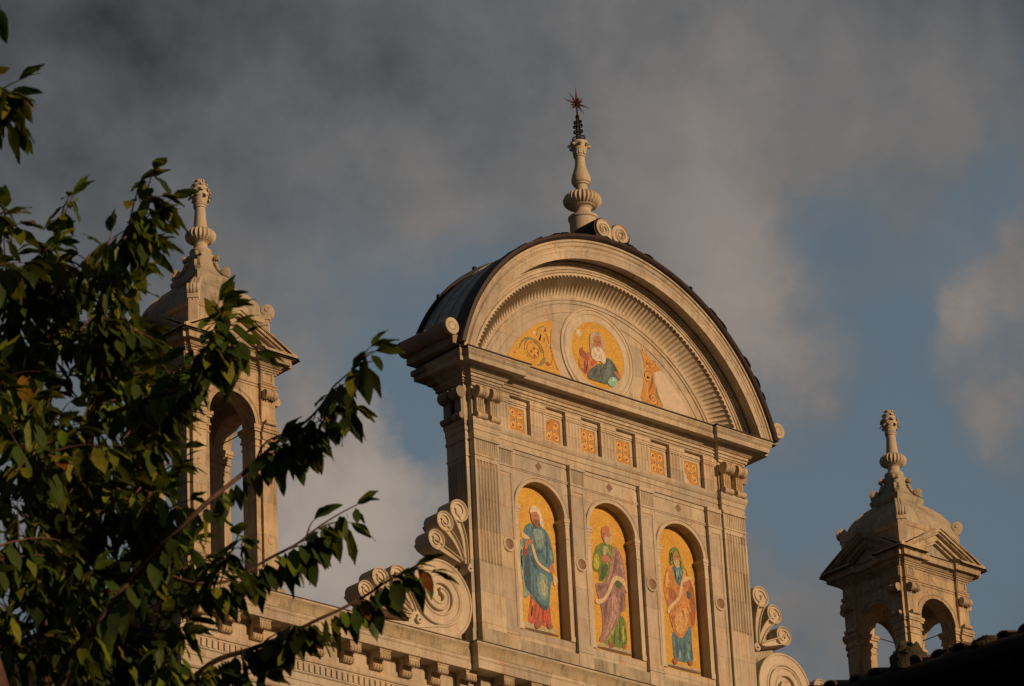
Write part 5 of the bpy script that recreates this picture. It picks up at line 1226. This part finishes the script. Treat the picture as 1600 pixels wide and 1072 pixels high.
# ================================================================== tree
tree = empty('cherry_tree', (-53.2, -52.1, 0))
tag(tree, 'leafy tree with drooping pointed leaves filling the left side, twigs reaching towards the church', 'tree')
TX, TY = -53.2, -52.1
bark = plain('bark', (.10, .052, .038), .8, 0, .4, 40, .004)
b = MB(); b.tube([(0, 0, -.05), (.02, .03, .6), (-.05, -.08, 2.0), (-.12, -.2, 3.4), (-.25, -.3, 4.4)], [.21, .16, .13, .11, .09], 14)
b.build('trunk', bark, tree, off=False)
def catm(P, m=6):
    out = []
    for i in range(len(P)-1):
        p0 = P[max(i-1, 0)]; p1 = P[i]; p2 = P[i+1]; p3 = P[min(i+2, len(P)-1)]
        for k in range(m):
            t = k/m; out.append(tuple(.5*((2*b_)+(-a_+c_)*t+(2*a_-5*b_+4*c_-d_)*t*t+(-a_+3*b_-3*c_+d_)*t**3) for a_, b_, c_, d_ in zip(p0, p1, p2, p3)))
    out.append(P[-1]); return out
LV = []; LF = []; LC = []
up = Vector((0, 0, 1)); tr = random.Random(5)
def leaf(p, d, l, w_, n, tint, droop=.5):
    """one leaf: base p, direction d, length l, blade normal n"""
    d = d.normalized(); s_ = d.cross(n).normalized(); n = s_.cross(d).normalized()
    base = len(LV); q = Vector(p); K = 6; fold = tr.uniform(.02, .30); tw = tr.uniform(-.5, .5)
    shape = (0, .60, .93, 1, .84, .48, 0)
    for i in range(K+1):
        t = i/K; hw = w_*shape[i]/2; wav = .06*w_*sin(i*2.1+tint[0]*40)
        sd_ = (s_*cos(tw*t)+n*sin(tw*t)); nn = n*cos(tw*t)-s_*sin(tw*t)
        LV.append(q+sd_*hw+nn*(hw*fold+wav)); LV.append(q.copy()); LV.append(q-sd_*hw+nn*(hw*fold-wav))
        LC.extend([tint]*3)
        dd = d*(1-.0*t)-up*droop*t; dd.normalize(); q = q+dd*(l/K)
        d2 = dd; s_ = (s_-d2*s_.dot(d2)).normalized(); n = s_.cross(d2).normalized() if s_.cross(d2).dot(n) > 0 else -s_.cross(d2).normalized()
    for i in range(K):
        a = base+i*3; LF.append((a, a+1, a+4, a+3)); LF.append((a+1, a+2, a+5, a+4))
def tintof(light):  # light: share of pale tints, partly own colour, partly painted sunlight
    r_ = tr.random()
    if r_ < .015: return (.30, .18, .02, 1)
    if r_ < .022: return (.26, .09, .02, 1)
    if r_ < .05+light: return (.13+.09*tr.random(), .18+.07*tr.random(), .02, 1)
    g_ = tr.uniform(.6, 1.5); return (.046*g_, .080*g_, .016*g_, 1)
def dress(P, r_end=.0, sp=.030, l0=.116, start=.25, light=.2, dense=1):
    """set leaves alternately along a twig polyline"""
    P = [Vector(p[:3]) for p in P]; L_ = sum((P[i+1]-P[i]).length for i in range(len(P)-1)); s_ = L_*start; side = 1; acc = 0
    for i in range(len(P)-1):
        seg = P[i+1]-P[i]; l = seg.length
        while s_ < acc+l:
            t = (s_-acc)/l; p = P[i]+seg*t; d = seg.normalized()
            lat = d.cross(up); lat = lat.normalized() if lat.length > .1 else Vector((1, 0, 0))
            f = s_/L_
            for _ in range(dense):
                rv = Vector((tr.uniform(-1, 1), tr.uniform(-1, 1), tr.uniform(-1, 1)))
                dr = d*tr.uniform(.1, .7)+lat*side*tr.uniform(.2, .8)-up*tr.uniform(.5, 1.8)+rv*.22
                nn = up*1.0+lat*side*.4+rv*.5
                l_ = l0*tr.uniform(.62, 1.15)*(1-.35*max(0, f-.8)/.2)
                pp = p+dr.normalized()*.012
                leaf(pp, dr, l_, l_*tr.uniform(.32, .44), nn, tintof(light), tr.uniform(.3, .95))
                side = -side
            s_ += sp*tr.uniform(.7, 1.3)
        acc += l
    d = (P[-1]-P[-2]).normalized()
    for k in range(3):
        rv = Vector((tr.uniform(-1, 1), tr.uniform(-1, 1), tr.uniform(-1, 1)))
        leaf(P[-1], d+rv*.5-up*.2, l0*tr.uniform(.6, .9), l0*.3, up+rv*.4, tintof(light+.2), .5)
def loc(p): return (p[0]-TX, p[1]-TY, p[2])
for k_, pts in TREE.items():
    q = [loc(p)+(p[3],) for p in pts]; c = catm(q, 7)
    if k_ in ('limb', 'u1', 'u3', 'b2'): c = [(-.25+(.0), -.3, 4.3, .07)]+c
    b = MB(); wob = [(x+.016*noise.noise(Vector((x*7, y*7, z*7))), y, z+.018*noise.noise(Vector((y*6, z*6, x*6)))) for x, y, z, r_ in c]
    c = [(*p[:3], q[3]) for p, q in zip(wob, c)]
    b.tube(wob, [max(.0012, r_) for *_, r_ in c], 7); b.build('branch', bark, tree, off=False)
    st = {'limb': .38, 'b1': .0, 'b2': .30, 'b3': .12, 'u1': .5, 'u2': .45, 'u3': .62, 'u4': .5, 'u5': .25, 'u6': .3, 'u7': .1, 'u8': .3, 'u9': .25}[k_]
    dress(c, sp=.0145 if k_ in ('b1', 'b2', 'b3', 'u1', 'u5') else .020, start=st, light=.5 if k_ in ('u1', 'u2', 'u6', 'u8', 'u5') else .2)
# side twigs
TW = MB()
def twig(p, d, l, light):
    P = []; q = Vector(p); d = d.normalized(); n = 7
    for i in range(n+1):
        P.append(tuple(q)); q = q+d*(l/n); d = (d+Vector((tr.uniform(-.12, .12), tr.uniform(-.12, .12), -.10+tr.uniform(-.08, .06)))).normalized()
    TW.tube(P, [.0032*(1-.8*i/n)+.0006 for i in range(n+1)], 5)
    dress(P, sp=.026, start=.12, light=light)
RV = lambda: Vector((tr.uniform(-1, 1), tr.uniform(-1, 1), tr.uniform(-1, 1)))
rightv = Vector((.735, -.678, 0))
for k_, pts in TREE.items():
    c = catm([loc(p) for p in pts], 8)
    for i in range(len(c)):
        f = i/len(c)
        if f < .35 or tr.random() > .26: continue
        dd = (Vector(c[min(i+1, len(c)-1)])-Vector(c[max(i-1, 0)])).normalized()+RV()*.55+up*.1
        twig(c[i], dd, tr.uniform(.06, .12), .2)
for (x, y, z, r_) in BLOBS:
    c = Vector(loc((x, y, z))); n = int(6+310*r_*r_)
    for i in range(n):
        o = RV()
        while o.length > 1: o = RV()
        o = Vector((o.x*1.0, o.y*1.0, o.z))*r_
        d_ = (o.normalized()*.35+rightv*.35+up*.55+RV()*.6).normalized(); l_ = tr.uniform(.13, .22)
        twig(c+o-d_*l_*.5+Vector((0, 0, .03)), d_, l_, .30+.12*(o.z/r_))  # more pale tints towards each clump's top, painted as sunlit leaves
tag(TW.build('twigs', bark, tree, off=False), kind='stuff')
me = bpy.data.meshes.new('foliage'); me.from_pydata([tuple(v) for v in LV], [], LF)
at = me.color_attributes.new('tint', 'FLOAT_COLOR', 'POINT')
at.data.foreach_set('color', [x for c in LC for x in c])
me.shade_smooth()
m = bpy.data.materials.new('leaf'); m.use_nodes = True; n = m.node_tree; p = n.nodes['Principled BSDF']
a_ = n.nodes.new('ShaderNodeVertexColor'); a_.layer_name = 'tint'
v = mapped(n, (1, 1, 1)); col = mixc(n, scl(n, noi(n, v, 60, 4, .6, .5, .7), .5), a_.outputs[0], (.03, .035, .012))
n.links.new(col, p.inputs['Base Color']); p.inputs['Roughness'].default_value = .5; p.inputs['Specular IOR Level'].default_value = .3
tl = n.nodes.new('ShaderNodeBsdfTranslucent'); n.links.new(mixc(n, .5, col, (.10, .13, .01)), tl.inputs[0]); ms = n.nodes.new('ShaderNodeMixShader'); ms.inputs[0].default_value = .36
n.links.new(p.outputs[0], ms.inputs[1]); n.links.new(tl.outputs[0], ms.inputs[2]); n.links.new(ms.outputs[0], n.nodes['Material Output'].inputs[0])
me.materials.append(m)
fo = bpy.data.objects.new('foliage', me); COL.objects.link(fo); fo.parent = tree
print('leaves', len(LF)//12)
